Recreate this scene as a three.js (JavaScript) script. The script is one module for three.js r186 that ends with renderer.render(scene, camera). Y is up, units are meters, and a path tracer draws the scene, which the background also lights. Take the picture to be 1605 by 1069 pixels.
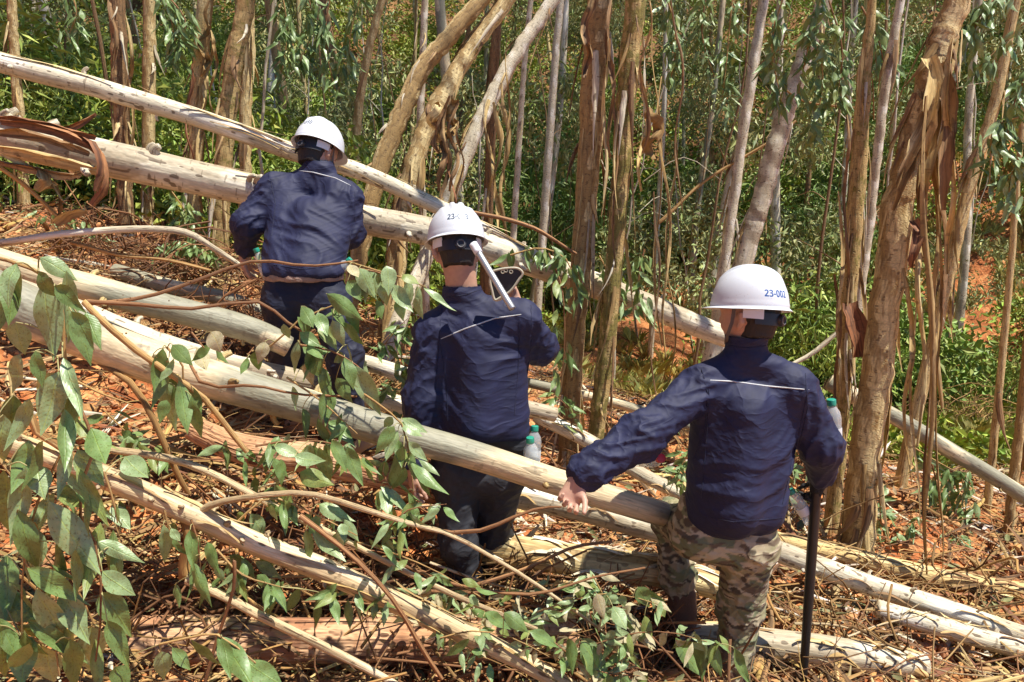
import * as THREE from 'three';
import { Sky } from 'three/addons/objects/Sky.js';
import { mergeGeometries } from 'three/addons/utils/BufferGeometryUtils.js';
import { SimplexNoise } from 'three/addons/math/SimplexNoise.js';

// ---------------------------------------------------------------- camera, sky, sun, exposure
const scene = new THREE.Scene();
const PITCH = 10 * Math.PI / 180, FOCAL = 1160, CAM_Y = 2.0;      // focal length in pixels of a 1605 x 1069 picture
const camera = new THREE.PerspectiveCamera(2 * Math.atan(534.5 / FOCAL) * 180 / Math.PI, 1605 / 1069, 0.05, 3000);
camera.position.set(0, CAM_Y, 0);
camera.rotation.set(-PITCH, 0, 0);
const sunDir = new THREE.Vector3(0.34, 0.925, 0.15).normalize();
const sky = new Sky();
sky.name = 'sky';
sky.scale.setScalar(2000);
sky.userData.kind = 'structure';
sky.material.uniforms.sunPosition.value.copy(sunDir);
sky.material.uniforms.turbidity.value = 3;
sky.material.uniforms.rayleigh.value = 0.6;
sky.material.uniforms.mieCoefficient.value = 0.004;
scene.add(sky);
scene.environmentIntensity = 0.1;
const sun = new THREE.DirectionalLight(new THREE.Color(1, 0.95, 0.86), 5);
sun.position.copy(sunDir).multiplyScalar(60);
sun.castShadow = true;
sun.shadow.mapSize.set(4096, 4096);
Object.assign(sun.shadow.camera, { left: -30, right: 30, top: 30, bottom: -30, near: 1, far: 160 });
scene.add(sun, sun.target);
const renderer = new THREE.WebGLRenderer({ antialias: true });
renderer.toneMapping = THREE.LinearToneMapping;
renderer.toneMappingExposure = 1.62;
renderer.shadowMap.enabled = true;

// ---------------------------------------------------------------- helpers
let seed = 7;
const rnd = () => { seed = (seed * 1664525 + 1013904223) >>> 0; return seed / 4294967296; };
const reseed = s => { seed = (s * 2654435761) >>> 0; rnd(); rnd(); };
const rr = (a, b) => a + (b - a) * rnd();
const pick = a => a[Math.floor(rnd() * a.length)];
const clamp = (x, a = 0, b = 1) => Math.min(b, Math.max(a, x));
const sstep = (a, b, x) => { const t = clamp((x - a) / (b - a)); return t * t * (3 - 2 * t); };
const lerp = (a, b, t) => a + (b - a) * t;
const V = (x, y, z) => new THREE.Vector3(x, y, z);
const simplex = new SimplexNoise({ random: (() => { let s = 11; return () => (s = (s * 16807) % 2147483647) / 2147483647; })() });
const sn = (x, y, z) => simplex.noise3d(x, y, z);
const CP = Math.cos(PITCH), SP = Math.sin(PITCH);
// a point seen at a pixel of the photograph, at forward distance f in metres
const at = (px, py, f) => {
  const u = (px - 802.5) / FOCAL, v = (534.5 - py) / FOCAL, t = f / (CP + SP * v);
  return V(u * t, CAM_Y + t * (-SP + CP * v), -f);
};
const ppm = f => FOCAL / f;                                        // pixels in a metre at distance f
const taken = {};
const numbered = n => { const k = taken[n] = (taken[n] ?? -1) + 1; return k ? n + '_' + String(k).padStart(3, '0') : n; };
function tag(o, label, category, group, kind) {
  o.userData.label = label; o.userData.category = category;
  if (group) o.userData.group = group;
  if (kind) o.userData.kind = kind;
  return o;
}
function thing(name, label, category, p, group) {
  const o = new THREE.Group(); o.name = numbered(name); if (p) o.position.copy(p); scene.add(o);
  return tag(o, label, category, group);
}
function part(name, geo, mat, parent) {
  const m = new THREE.Mesh(geo, mat); m.name = parent ? name : numbered(name); m.castShadow = m.receiveShadow = true;
  (parent || scene).add(m); return m;
}
// a part whose geometry is given in world coordinates
function wpart(name, geo, mat, parent) { geo.translate(-parent.position.x, -parent.position.y, -parent.position.z); return part(name, geo, mat, parent); }

// ---------------------------------------------------------------- textures
function pn(x, y, px, py, s) {                                     // periodic value noise
  const xi = Math.floor(x), yi = Math.floor(y), fx = x - xi, fy = y - yi;
  const h = (a, b) => { a = ((a % px) + px) % px; b = ((b % py) + py) % py; let n = (a * 374761393 + b * 668265263 + s * 974634777) | 0; n = Math.imul(n ^ (n >>> 13), 1274126177); n ^= n >>> 16; return (n >>> 0) / 4294967296; };
  const u = fx * fx * (3 - 2 * fx), v = fy * fy * (3 - 2 * fy);
  return lerp(lerp(h(xi, yi), h(xi + 1, yi), u), lerp(h(xi, yi + 1), h(xi + 1, yi + 1), u), v);
}
function fb(u, v, fx, fy, oct, s) { let a = 0, w = 0.5, t = 0; for (let i = 0; i < oct; i++) { a += w * pn(u * fx, v * fy, fx, fy, s + i * 17); t += w; w *= 0.5; fx *= 2; fy *= 2; } return a / t; }
function tex(w, h, fn, srgb = true) {
  const d = new Uint8Array(w * h * 4);
  for (let j = 0; j < h; j++) for (let i = 0; i < w; i++) {
    const c = fn(i / w, j / h), k = (j * w + i) * 4;
    d[k] = clamp(c[0]) * 255; d[k + 1] = clamp(c[1]) * 255; d[k + 2] = clamp(c[2]) * 255; d[k + 3] = 255;
  }
  const t = new THREE.DataTexture(d, w, h); t.wrapS = t.wrapT = THREE.RepeatWrapping; t.magFilter = THREE.LinearFilter; t.minFilter = THREE.LinearMipmapLinearFilter; t.generateMipmaps = true;
  if (srgb) t.colorSpace = THREE.SRGBColorSpace; t.needsUpdate = true; return t;
}
const mix3 = (a, b, t) => [lerp(a[0], b[0], t), lerp(a[1], b[1], t), lerp(a[2], b[2], t)];
const C = (r, g, b) => [r / 255, g / 255, b / 255];
const gray = x => [x, x, x];
// bark: pale with patches (a), streaks (b), marks
function barkTex(base, patch, patch2, dark, s, { pf = [3, 2], th = 0.52, th2 = 0.6, streak = 0.25, knots = 0.5 } = {}) {
  const col = tex(512, 1024, (u, v) => {
    const warp = 0.06 * (fb(u, v, 4, 6, 2, s + 90) - 0.5);
    const p1 = fb(u + warp, v, pf[0], pf[1], 4, s), p2 = fb(u, v + warp, pf[0] + 1, pf[1] * 2, 4, s + 31), st = fb(u + warp * .3, v, 48, 5, 3, s + 5), fine = fb(u, v, 64, 64, 2, s + 9);
    let c = mix3(base, patch, sstep(th - .05, th + .07, p1));
    c = mix3(c, patch2, sstep(th2 - .04, th2 + .05, p2) * .85);
    c = mix3(c, dark, clamp((st - 0.52) * 4) * streak);
    const kn = fb(u, v, 20, 26, 2, s + 77); c = mix3(c, dark, sstep(0.74, 0.8, kn) * knots);
    const sc = fb(u, v, 10, 90, 2, s + 44); c = mix3(c, dark, sstep(0.76, 0.82, sc) * knots * .6);
    const l = 0.9 + 0.2 * fine + .1 * (fb(u, v, 8, 16, 3, s + 3) - .5); return [c[0] * l, c[1] * l, c[2] * l];
  });
  const bmp = tex(512, 1024, (u, v) => gray(0.5 * fb(u, v, 40, 6, 3, s + 5) + 0.25 * fb(u, v, 6, 10, 4, s) + 0.25 * fb(u, v, 90, 90, 1, s + 8) - .3 * sstep(.72, .8, fb(u, v, 20, 26, 2, s + 77))), false);
  return { col, bmp };
}
const barkMat = (t, rough = 0.75, bump = 0.004, tint) => new THREE.MeshStandardMaterial({ map: t.col, bumpMap: t.bmp, bumpScale: bump, roughness: rough, color: tint || 0xffffff });
const TX = {
  pale: barkTex(C(208, 196, 168), C(228, 220, 202), C(174, 158, 130), C(104, 88, 68), 1, { th: .5, th2: .56, streak: .26, knots: .8 }),
  grey: barkTex(C(206, 186, 148), C(142, 138, 116), C(226, 208, 170), C(96, 84, 66), 2, { th: .46, th2: .6, streak: .15, knots: .4, pf: [2, 2] }),
  tan: barkTex(C(202, 174, 116), C(162, 132, 82), C(220, 198, 144), C(94, 72, 44), 3, { pf: [5, 1], th: .5, th2: .57, streak: .45, knots: .5 }),
  brown: barkTex(C(146, 112, 74), C(108, 82, 54), C(186, 154, 104), C(60, 44, 30), 4, { pf: [6, 1], th: .5, th2: .6, streak: .6, knots: .4 }),
  moss: barkTex(C(176, 146, 92), C(136, 124, 62), C(196, 168, 112), C(92, 78, 44), 5, { pf: [5, 2], th: .52, th2: .57, streak: .4, knots: .7 }),
  rough: barkTex(C(186, 140, 100), C(160, 112, 78), C(205, 164, 124), C(86, 56, 38), 6, { pf: [3, 8], th: .5, th2: .58, streak: .55, knots: .8 }),
};
const M = {
  pale: barkMat(TX.pale, .62, .003), grey: barkMat(TX.grey, .6, .003), tan: barkMat(TX.tan, .8, .006), brown: barkMat(TX.brown, .88, .008), moss: barkMat(TX.moss, .9, .006), rough: barkMat(TX.rough, .92, .014),
  twig: barkMat(TX.tan, .8, .002, new THREE.Color(0.82, 0.68, 0.55)), redtwig: barkMat(TX.brown, .75, .002, new THREE.Color(1.05, .85, .76)), stick: barkMat(TX.pale, .75, .003, new THREE.Color(.92, .8, .62)),
  ribbonTan: barkMat(TX.tan, .85, .003), ribbonPale: barkMat(TX.pale, .85, .003), ribbonBrown: barkMat(TX.brown, .85, .003), ribbonRed: barkMat(TX.brown, .75, .003, new THREE.Color(.95, .66, .6)), ribbonGrey: barkMat(TX.tan, .9, .003, new THREE.Color(.72, .66, .58)),
};
for (const k of ['ribbonPale', 'ribbonTan', 'ribbonBrown', 'ribbonRed', 'ribbonGrey']) M[k].side = THREE.DoubleSide;

// ---------------------------------------------------------------- swept shapes
// pts: Vector3 list, rad: radii list; uneven = relative bumpiness of the section
function tube(pts, rad, { seg, radial = 12, uneven = 0.05, freq = 5, s = 0, wob = 0, vlen = 1.6 } = {}) {
  const curve = new THREE.CatmullRomCurve3(pts, false, 'centripetal'), L = curve.getLength();
  const n = seg || Math.max(6, Math.ceil(L / 0.08)), pos = [], uv = [], idx = [];
  const meanR = rad.reduce((a, b) => a + b, 0) / rad.length, ku = Math.max(1, Math.round(meanR * 2 * Math.PI / 0.5));
  let N = V(1, 0.3, 0.2).normalize();
  for (let i = 0; i <= n; i++) {
    const t = i / n, p = curve.getPoint(t), T = curve.getTangent(t);
    const fi = t * (rad.length - 1), k = Math.min(rad.length - 2, Math.floor(fi)), r0 = rad.length > 1 ? lerp(rad[k], rad[k + 1], fi - k) : rad[0];
    N.sub(T.clone().multiplyScalar(N.dot(T))).normalize();
    const B = T.clone().cross(N);
    if (wob) p.addScaledVector(N, wob * sn(t * L * 1.3, s, 3)).addScaledVector(B, wob * sn(t * L * 1.3, s, 9));
    for (let j = 0; j <= radial; j++) {
      const a = j / radial * 2 * Math.PI, c = Math.cos(a), d = Math.sin(a);
      const r = r0 * (1 + uneven * (sn(c * 1.2 + s, d * 1.2, t * L * freq * .35) + .6 * sn(c * 3 + s, d * 3, t * L * freq)));
      pos.push(p.x + (N.x * c + B.x * d) * r, p.y + (N.y * c + B.y * d) * r, p.z + (N.z * c + B.z * d) * r);
      uv.push(ku * j / radial + s * .37, t * L / vlen + s * .61);
    }
  }
  const W = radial + 1;
  for (let i = 0; i < n; i++) for (let j = 0; j < radial; j++) { const a = i * W + j; idx.push(a, a + 1, a + W, a + 1, a + W + 1, a + W); }
  for (const [row, flip] of [[0, 0], [n, 1]]) {                    // end faces
    const p = curve.getPoint(row ? 1 : 0), k = pos.length / 3; pos.push(p.x, p.y, p.z); uv.push(s * .37, s * .61);
    for (let j = 0; j < radial; j++) { const a = row * W + j; flip ? idx.push(k, a, a + 1) : idx.push(k, a + 1, a); }
  }
  const g = new THREE.BufferGeometry();
  g.setAttribute('position', new THREE.Float32BufferAttribute(pos, 3)); g.setAttribute('uv', new THREE.Float32BufferAttribute(uv, 2)); g.setIndex(idx); g.computeVertexNormals();
  const nm = g.attributes.normal;                                  // close the seam
  for (let i = 0; i <= n; i++) { const a = i * W, b = a + radial, x = nm.getX(a) + nm.getX(b), y = nm.getY(a) + nm.getY(b), z = nm.getZ(a) + nm.getZ(b), l = Math.hypot(x, y, z) || 1; nm.setXYZ(a, x / l, y / l, z / l); nm.setXYZ(b, x / l, y / l, z / l); }
  return g;
}
// a strip of bark: path, half width along it, side direction, curl of its section
function ribbon(pts, hw, side, { curl = 0.5, twist = 0, seg, s = 0, ragged = 0.25 } = {}) {
  const curve = new THREE.CatmullRomCurve3(pts, false, 'centripetal'), L = curve.getLength(), n = seg || clamp(Math.ceil(L / 0.06), 6, 40), pos = [], uv = [], idx = [], K = 4;
  for (let i = 0; i <= n; i++) {
    const t = i / n, p = curve.getPoint(t), T = curve.getTangent(t);
    let S = side.clone().sub(T.clone().multiplyScalar(side.dot(T))).normalize().applyAxisAngle(T, twist * t + .5 * sn(t * 3, s, 1));
    const Nn = T.clone().cross(S), fi = t * (hw.length - 1), k = Math.min(hw.length - 2, Math.floor(fi)), w = lerp(hw[k], hw[k + 1], fi - k);
    for (let j = 0; j <= K; j++) {
      const a = (j / K - .5) * 2, w1 = w * (1 + ragged * sn(t * L * 9, a > 0 ? 5 : 1, s)), off = w * curl * (a * a - .4) + .15 * w * sn(t * L * 6, a * 1.4, s + 4);
      pos.push(p.x + S.x * a * w1 + Nn.x * off, p.y + S.y * a * w1 + Nn.y * off, p.z + S.z * a * w1 + Nn.z * off);
      uv.push(a * w * 3 + s * .31, t * L / 1.6 + s * .13);
    }
  }
  for (let i = 0; i < n; i++) for (let j = 0; j < K; j++) { const a = i * (K + 1) + j; idx.push(a, a + 1, a + K + 1, a + 1, a + K + 2, a + K + 1); }
  const g = new THREE.BufferGeometry();
  g.setAttribute('position', new THREE.Float32BufferAttribute(pos, 3)); g.setAttribute('uv', new THREE.Float32BufferAttribute(uv, 2)); g.setIndex(idx); g.computeVertexNormals(); return g;
}
// ---------------------------------------------------------------- ground: a slope falling to the right, a hollow with a track, a hill behind
const CTRL = [[0, 0, .35], [-3, 0, .9], [3, 0, -.3], [-1, 2.7, .26], [-2.4, 2.4, .55], [.9, 2.85, 0], [-.2, 3.14, .22], [-1.03, 3.8, .70], [1.7, 3.2, -.15], [2.2, 4.4, -.12], [.6, 4.6, .12], [3.7, 6.4, -.45], [5.8, 9.6, -.75], [2.5, 12, -.82],
  [5, 20, -.04], [-3.5, 8, 1.8], [-2.3, 6.8, 1.45], [-.2, 7, .6], [.2, 10, -.1], [9.6, 14, .3], [10.5, 15.6, 2.2], [14, 19, 4], [-1, 15, .3], [-8, 8, 3], [-9, 16, 3.4], [0, 24, 1.2], [-5, 24, 3.6], [12, 6, -1.6], [9, 2, -1.3], [-8, 2, 2.2], [20, 12, .5], [-20, 12, 6], [20, 30, 6], [-20, 30, 8], [0, 34, 4], [0, -8, .6], [-20, -5, 5], [20, -5, -3]];
const tps = r2 => r2 < 1e-9 ? 0 : r2 * Math.log(r2) * .5;
const TW = (() => {                                                // thin plate through the control points
  const n = CTRL.length, N = n + 3, A = [];
  for (let i = 0; i < N; i++) {
    const row = new Float64Array(N + 1);
    if (i < n) { for (let j = 0; j < n; j++) row[j] = tps((CTRL[i][0] - CTRL[j][0]) ** 2 + (CTRL[i][1] - CTRL[j][1]) ** 2) + (i === j ? .02 : 0); row[n] = 1; row[n + 1] = CTRL[i][0]; row[n + 2] = CTRL[i][1]; row[N] = CTRL[i][2]; }
    else for (let j = 0; j < n; j++) row[j] = i === n ? 1 : CTRL[j][i - n - 1];
    A.push(row);
  }
  for (let c = 0; c < N; c++) {
    let p = c; for (let r = c; r < N; r++) if (Math.abs(A[r][c]) > Math.abs(A[p][c])) p = r;
    [A[c], A[p]] = [A[p], A[c]];
    for (let r = 0; r < N; r++) if (r !== c) { const k = A[r][c] / A[c][c]; if (k) for (let q = c; q <= N; q++) A[r][q] -= k * A[c][q]; }
  }
  return A.map((r, i) => r[N] / r[i]);
})();
function smoothGround(x, f) {
  const cx = clamp(x, -20, 20), cf = clamp(f, -6, 32), n = CTRL.length; let h = TW[n] + TW[n + 1] * cx + TW[n + 2] * cf;
  for (let i = 0; i < n; i++) h += TW[i] * tps((cx - CTRL[i][0]) ** 2 + (cf - CTRL[i][1]) ** 2);
  return h + .5 * Math.max(0, f - 24) + .1 * Math.max(0, Math.abs(x) - 20);
}
function groundH(x, f) {
  let h = smoothGround(x, f);
  h += .10 * sn(x * .55, f * .55, 2) + .045 * sn(x * 1.7, f * 1.7, 5);
  if (f < 9 && f > -1 && Math.abs(x) < 7) h += .022 * sn(x * 5, f * 5, 8) + .014 * Math.abs(sn(x * 11, f * 11, 1)) + .008 * sn(x * 24, f * 24, 3);
  if (f > 12) h += .35 * sn(x * .25, f * .25, 7);
  return h;
}
const onGround = (x, f, dy = 0) => V(x, groundH(x, f) + dy, -f);
// where the ray through a pixel meets the ground
function hitGround(px, py) { for (let f = 1.2; f < 60; f += .03) { const p = at(px, py, f); if (p.y < groundH(p.x, f)) return f; } return 60; }
const soilCol = tex(512, 512, (u, v) => {
  const a = fb(u, v, 6, 6, 5, 3), b = fb(u, v, 40, 40, 3, 8), d = fb(u, v, 12, 12, 4, 12);
  let c = mix3(C(206, 134, 78), C(170, 98, 52), sstep(.4, .62, a)); c = mix3(c, C(226, 168, 112), sstep(.55, .75, d) * .7); c = mix3(c, C(112, 62, 34), sstep(.6, .78, b) * .7);
  return c;
});
const soilBmp = tex(512, 512, (u, v) => gray(.5 * fb(u, v, 14, 14, 5, 8) + .5 * Math.abs(fb(u, v, 30, 30, 4, 3) * 2 - 1)), false);
M.soil = new THREE.MeshStandardMaterial({ map: soilCol, bumpMap: soilBmp, bumpScale: .03, roughness: 1, vertexColors: true });
{
  const lines = (a, b, c, d, fine, coarse) => { const o = []; let x = a; while (x < d) { o.push(x); const out = x < b ? b - x : x > c ? x - c : 0; x += fine + Math.min(coarse, out * .12); } o.push(d); return o; };
  const X = lines(-70, -3.2, 4.5, 70, .045, 3), F = lines(-12, 1.6, 6.5, 110, .045, 3);
  const pos = [], uv = [], col = [], idx = [];
  for (const f of F) for (const x of X) {
    pos.push(x, groundH(x, f), -f); uv.push(x / 1.1, f / 1.1);
    const far = sstep(6, 9, f), litter = sstep(-.1, .35, sn(x * .6, f * .6, 20) + .4 * sn(x * 2.3, f * 2.3, 21)) * (.35 + .65 * Math.max(far, sstep(-1.2, -2.2, x) * sstep(4, 5.2, f)));
    const track = Math.exp(-(((x - 2.8 - (f - 12) * .3) / 2) ** 2)) * sstep(6.5, 8, f) * (1 - sstep(24, 27, f)), bank = sstep(6.5, 8.5, x - (f - 12) * .3) * sstep(11, 13, f) * (1 - sstep(20, 24, f));
    const k = clamp(Math.max(litter, .9 * sstep(12, 20, f)) * (1 - track) * (1 - bank));
    const patch = .92 + .16 * sn(x * 3, f * 3, 30);
    col.push(lerp(1, .36, k) * patch, lerp(1, .5, k) * patch, lerp(1, .5, k) * patch);
  }
  const W = X.length;
  for (let j = 0; j < F.length - 1; j++) for (let i = 0; i < W - 1; i++) { const a = j * W + i; idx.push(a, a + 1, a + W, a + 1, a + W + 1, a + W); }
  const g = new THREE.BufferGeometry();
  g.setAttribute('position', new THREE.Float32BufferAttribute(pos, 3)); g.setAttribute('uv', new THREE.Float32BufferAttribute(uv, 2)); g.setAttribute('color', new THREE.Float32BufferAttribute(col, 3)); g.setIndex(idx); g.computeVertexNormals();
  const o = part('ground', g, M.soil); o.userData.kind = 'structure'; o.userData.label = 'orange clay slope falling away to a hollow below a wooded hill';
}
// ---------------------------------------------------------------- foliage seen from afar: many small leaves in uneven clumps
const leafMat = (r, g, b, extra) => new THREE.MeshStandardMaterial({ color: new THREE.Color().setRGB(r, g, b), roughness: .6, side: THREE.DoubleSide, vertexColors: true, ...extra });
M.euc = leafMat(.28, .31, .12); M.bush = leafMat(.23, .31, .045); M.thicket = leafMat(.21, .30, .055); M.fern = leafMat(.24, .32, .06); M.grass = leafMat(.38, .38, .12); M.needle = leafMat(.17, .26, .06); M.lime = leafMat(.33, .39, .05);
function leafCloud(n, ext, len, wid, { clumps = 24, clumpR = .28, droop = .5, s = 1, hollow = .3, bottom = 0 } = {}) {
  reseed(s);
  const pos = [], col = [], cs = [];
  for (let i = 0; i < clumps; i++) {
    let p; do { p = V(rr(-1, 1), rr(-1, 1), rr(-1, 1)); } while (p.length() > 1 || p.length() < hollow);
    if (bottom && p.y < -bottom) p.y = rr(-bottom, .6);
    cs.push({ p: p.multiply(V(...ext)), r: clumpR * rr(.6, 1.35), t: rr(.75, 1.25) });
  }
  for (let i = 0; i < n; i++) {
    const c = pick(cs), q = V(rr(-1, 1) + rr(-1, 1), rr(-1, 1) + rr(-1, 1), rr(-1, 1) + rr(-1, 1)).multiplyScalar(c.r * .62).add(c.p);
    const d = V(rr(-1, 1), rr(-1, 1) - droop * 1.4, rr(-1, 1)).normalize(), nn = V(rr(-1, 1), rr(.2, 1.2), rr(-1, 1)), x = d.clone().cross(nn).normalize(), L = len * rr(.6, 1.3), w = wid * rr(.7, 1.3) * .5;
    const z = x.clone().cross(d).multiplyScalar(L * .08), m = q.clone().addScaledVector(d, L * .42), tip = q.clone().addScaledVector(d, L).addScaledVector(z, -2);
    const a = m.clone().addScaledVector(x, w).add(z), b = m.clone().addScaledVector(x, -w).add(z);
    for (const p of [q, a, tip, q, tip, b]) pos.push(p.x, p.y, p.z);
    const k = c.t * rr(.7, 1.3), yel = rr(.85, 1.25); for (let j = 0; j < 6; j++) col.push(k * yel, k, k * rr(.7, 1.1));
  }
  const g = new THREE.BufferGeometry(); g.setAttribute('position', new THREE.Float32BufferAttribute(pos, 3)); g.setAttribute('color', new THREE.Float32BufferAttribute(col, 3)); g.computeVertexNormals(); return g;
}
const CROWNS = [1, 2, 3, 4].map(s => leafCloud(2600, [1.5, 2.3, 1.5], .15, .042, { clumps: 26, clumpR: .55, droop: .45, s: s * 13, hollow: .1 }));
const TUFTS = [1, 2, 3].map(s => leafCloud(760, [.8, .75, .8], .14, .045, { clumps: 14, clumpR: .3, droop: .4, s: s * 31, hollow: 0 }));
const BUSHES = [1, 2, 3, 4].map(s => leafCloud(1500, [.7, .55, .7], .085, .04, { clumps: 26, clumpR: .2, droop: .15, s: s * 7, bottom: .6 }));
const FERNS = [1, 2, 3].map(s => leafCloud(1700, [.75, .6, .75], .13, .016, { clumps: 22, clumpR: .24, droop: .35, s: s * 19 + 2, bottom: .7 }));

// ---------------------------------------------------------------- loose bark on standing trunks
function flaps(o, curve, rad, n, t0, t1, { long = .35, wide = .03, mats = ['ribbonTan', 'ribbonTan', 'ribbonBrown', 'ribbonPale'], face = 1 } = {}) {
  for (let i = 0; i < n; i++) {
    const t = rr(t0, t1), p = curve.getPoint(t), T = curve.getTangent(t); if (T.y < 0) T.negate();
    const a = rr(-2.2, 2.2), out = V(Math.sin(a), 0, Math.cos(a) * face).normalize(), r = rad(t), side = out.clone().cross(T).normalize();
    const L = long * rr(.35, 1.5), w = wide * rr(.2, .85), pts = [], sway = rr(-.12, .12), lift = rr(.02, .10);
    const p0 = p.clone().addScaledVector(out, r * .98);
    for (let k = 0; k <= 4; k++) { const q = k / 4; pts.push(p0.clone().addScaledVector(T, -L * q * (1 - .25 * q)).addScaledVector(V(0, -1, 0), L * q * q * .3).addScaledVector(out, .006 + lift * q * (1.2 - .5 * q)).addScaledVector(side, sway * q * q)); }
    wpart('bark_strip', ribbon(pts, [w * .8, w, w * .8, w * .35, w * .1], side, { curl: rr(.2, 1), twist: rr(-1.4, 1.4), s: rnd() * 40 }), M[pick(mats)], o);
  }
}
function hanging(o, px, py0, py1, f, w, mat, { sway = 14, top = null } = {}) {          // a long ribbon of bark hanging free
  const pts = [], n = 7; let dx = 0;
  for (let k = 0; k <= n; k++) { dx += rr(-1, 1) * sway * .4; pts.push(at(px + dx + sway * Math.sin(k * 1.3 + px), lerp(py0, py1, k / n), f + rr(-.05, .05))); }
  if (top) pts.unshift(top);
  wpart('bark_ribbon', ribbon(pts, [w * .6, w, w * .9, w * .7, w * .8, w * .4], V(rr(-1, 1), 0, rr(-1, 1)).normalize(), { twist: rr(-5, 5), curl: rr(.4, 1.2), seg: 28, s: rnd() * 50 }), M[mat], o);
}

// ---------------------------------------------------------------- standing trees: pts from the foot upward as [px, py, diameter in px]
function tree({ label, group, pts, f, df = 0, mat = 'tan', tall = 11, crown = 0, n = 0, opt = {}, extra = [], uneven = .05, name = 'eucalyptus_tree' }) {
  const P = [], R = [];
  pts.forEach(([x, y, w], i) => { const ff = f + df * i / (pts.length - 1); P.push(at(x, y, ff)); R.push(w / ppm(ff) / 2); });
  const d0 = P[0].clone().sub(P[1]).normalize(); let foot = P[0].clone(); if (d0.y > -.5) d0.set(d0.x, -.9, d0.z).normalize();
  for (let k = 0; k < 400 && foot.y > groundH(foot.x, -foot.z) - .12; k++) foot.addScaledVector(d0, .02);
  if (foot.distanceTo(P[0]) > .03) { P.unshift(foot.clone()); R.unshift(R[0] * 1.12); }
  const base = foot.clone(); base.y = groundH(foot.x, -foot.z);
  const e = P.length - 1, d1 = P[e].clone().sub(P[e - 1]).normalize();
  const nVis = P.length; let top = P[e].clone();
  const up = Math.max(.5, tall - (P[e].y - base.y));
  for (let k = 1; k <= 4; k++) { d1.lerp(V(0, 1, 0), .12).normalize(); top = top.clone().addScaledVector(d1, up / 4); P.push(top); R.push(R[nVis - 1] * lerp(1, .25, k / 4)); }
  const o = thing(name, label, 'tree', base, group);
  wpart('trunk', tube(P, R, { radial: 14, uneven, s: f * 3.1 + pts[0][0] * .01, seg: Math.ceil(up * 2 + 26), wob: R[0] * .12 }), M[mat], o);
  const curve = new THREE.CatmullRomCurve3(P, false, 'centripetal');
  const rad = t => { const fi = t * (R.length - 1), k = Math.min(R.length - 2, Math.floor(fi)); return lerp(R[k], R[k + 1], fi - k); };
  const tv = (nVis - 1) / (P.length - 1);
  o.userData.label = label;
  if (n) flaps(o, curve, rad, Math.ceil(n * .55), .06, tv, opt);
  if (crown) {
    for (let k = 0; k < 3; k++) {
      const a = rr(0, 6.3), b = P[P.length - 1 - k % 2].clone(), q = b.clone().add(V(Math.cos(a) * rr(.5, 1.1), rr(.3, 1.1), Math.sin(a) * rr(.5, 1.1)).multiplyScalar(crown));
      wpart('limb', tube([b.clone().addScaledVector(d1, -.4), b.clone().lerp(q, .5).add(V(0, .1, 0)), q], [R[nVis - 1] * .4, R[nVis - 1] * .25, R[nVis - 1] * .1], { radial: 6, seg: 8 }), M.tan, o);
      const c = part('crown', pick(CROWNS), M.euc, o); c.position.copy(q).sub(base); c.rotation.y = rr(0, 6); c.scale.setScalar(crown * rr(.7, 1));
    }
  }
  for (const fn of extra) fn(o);
  return o;
}
reseed(101);
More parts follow.
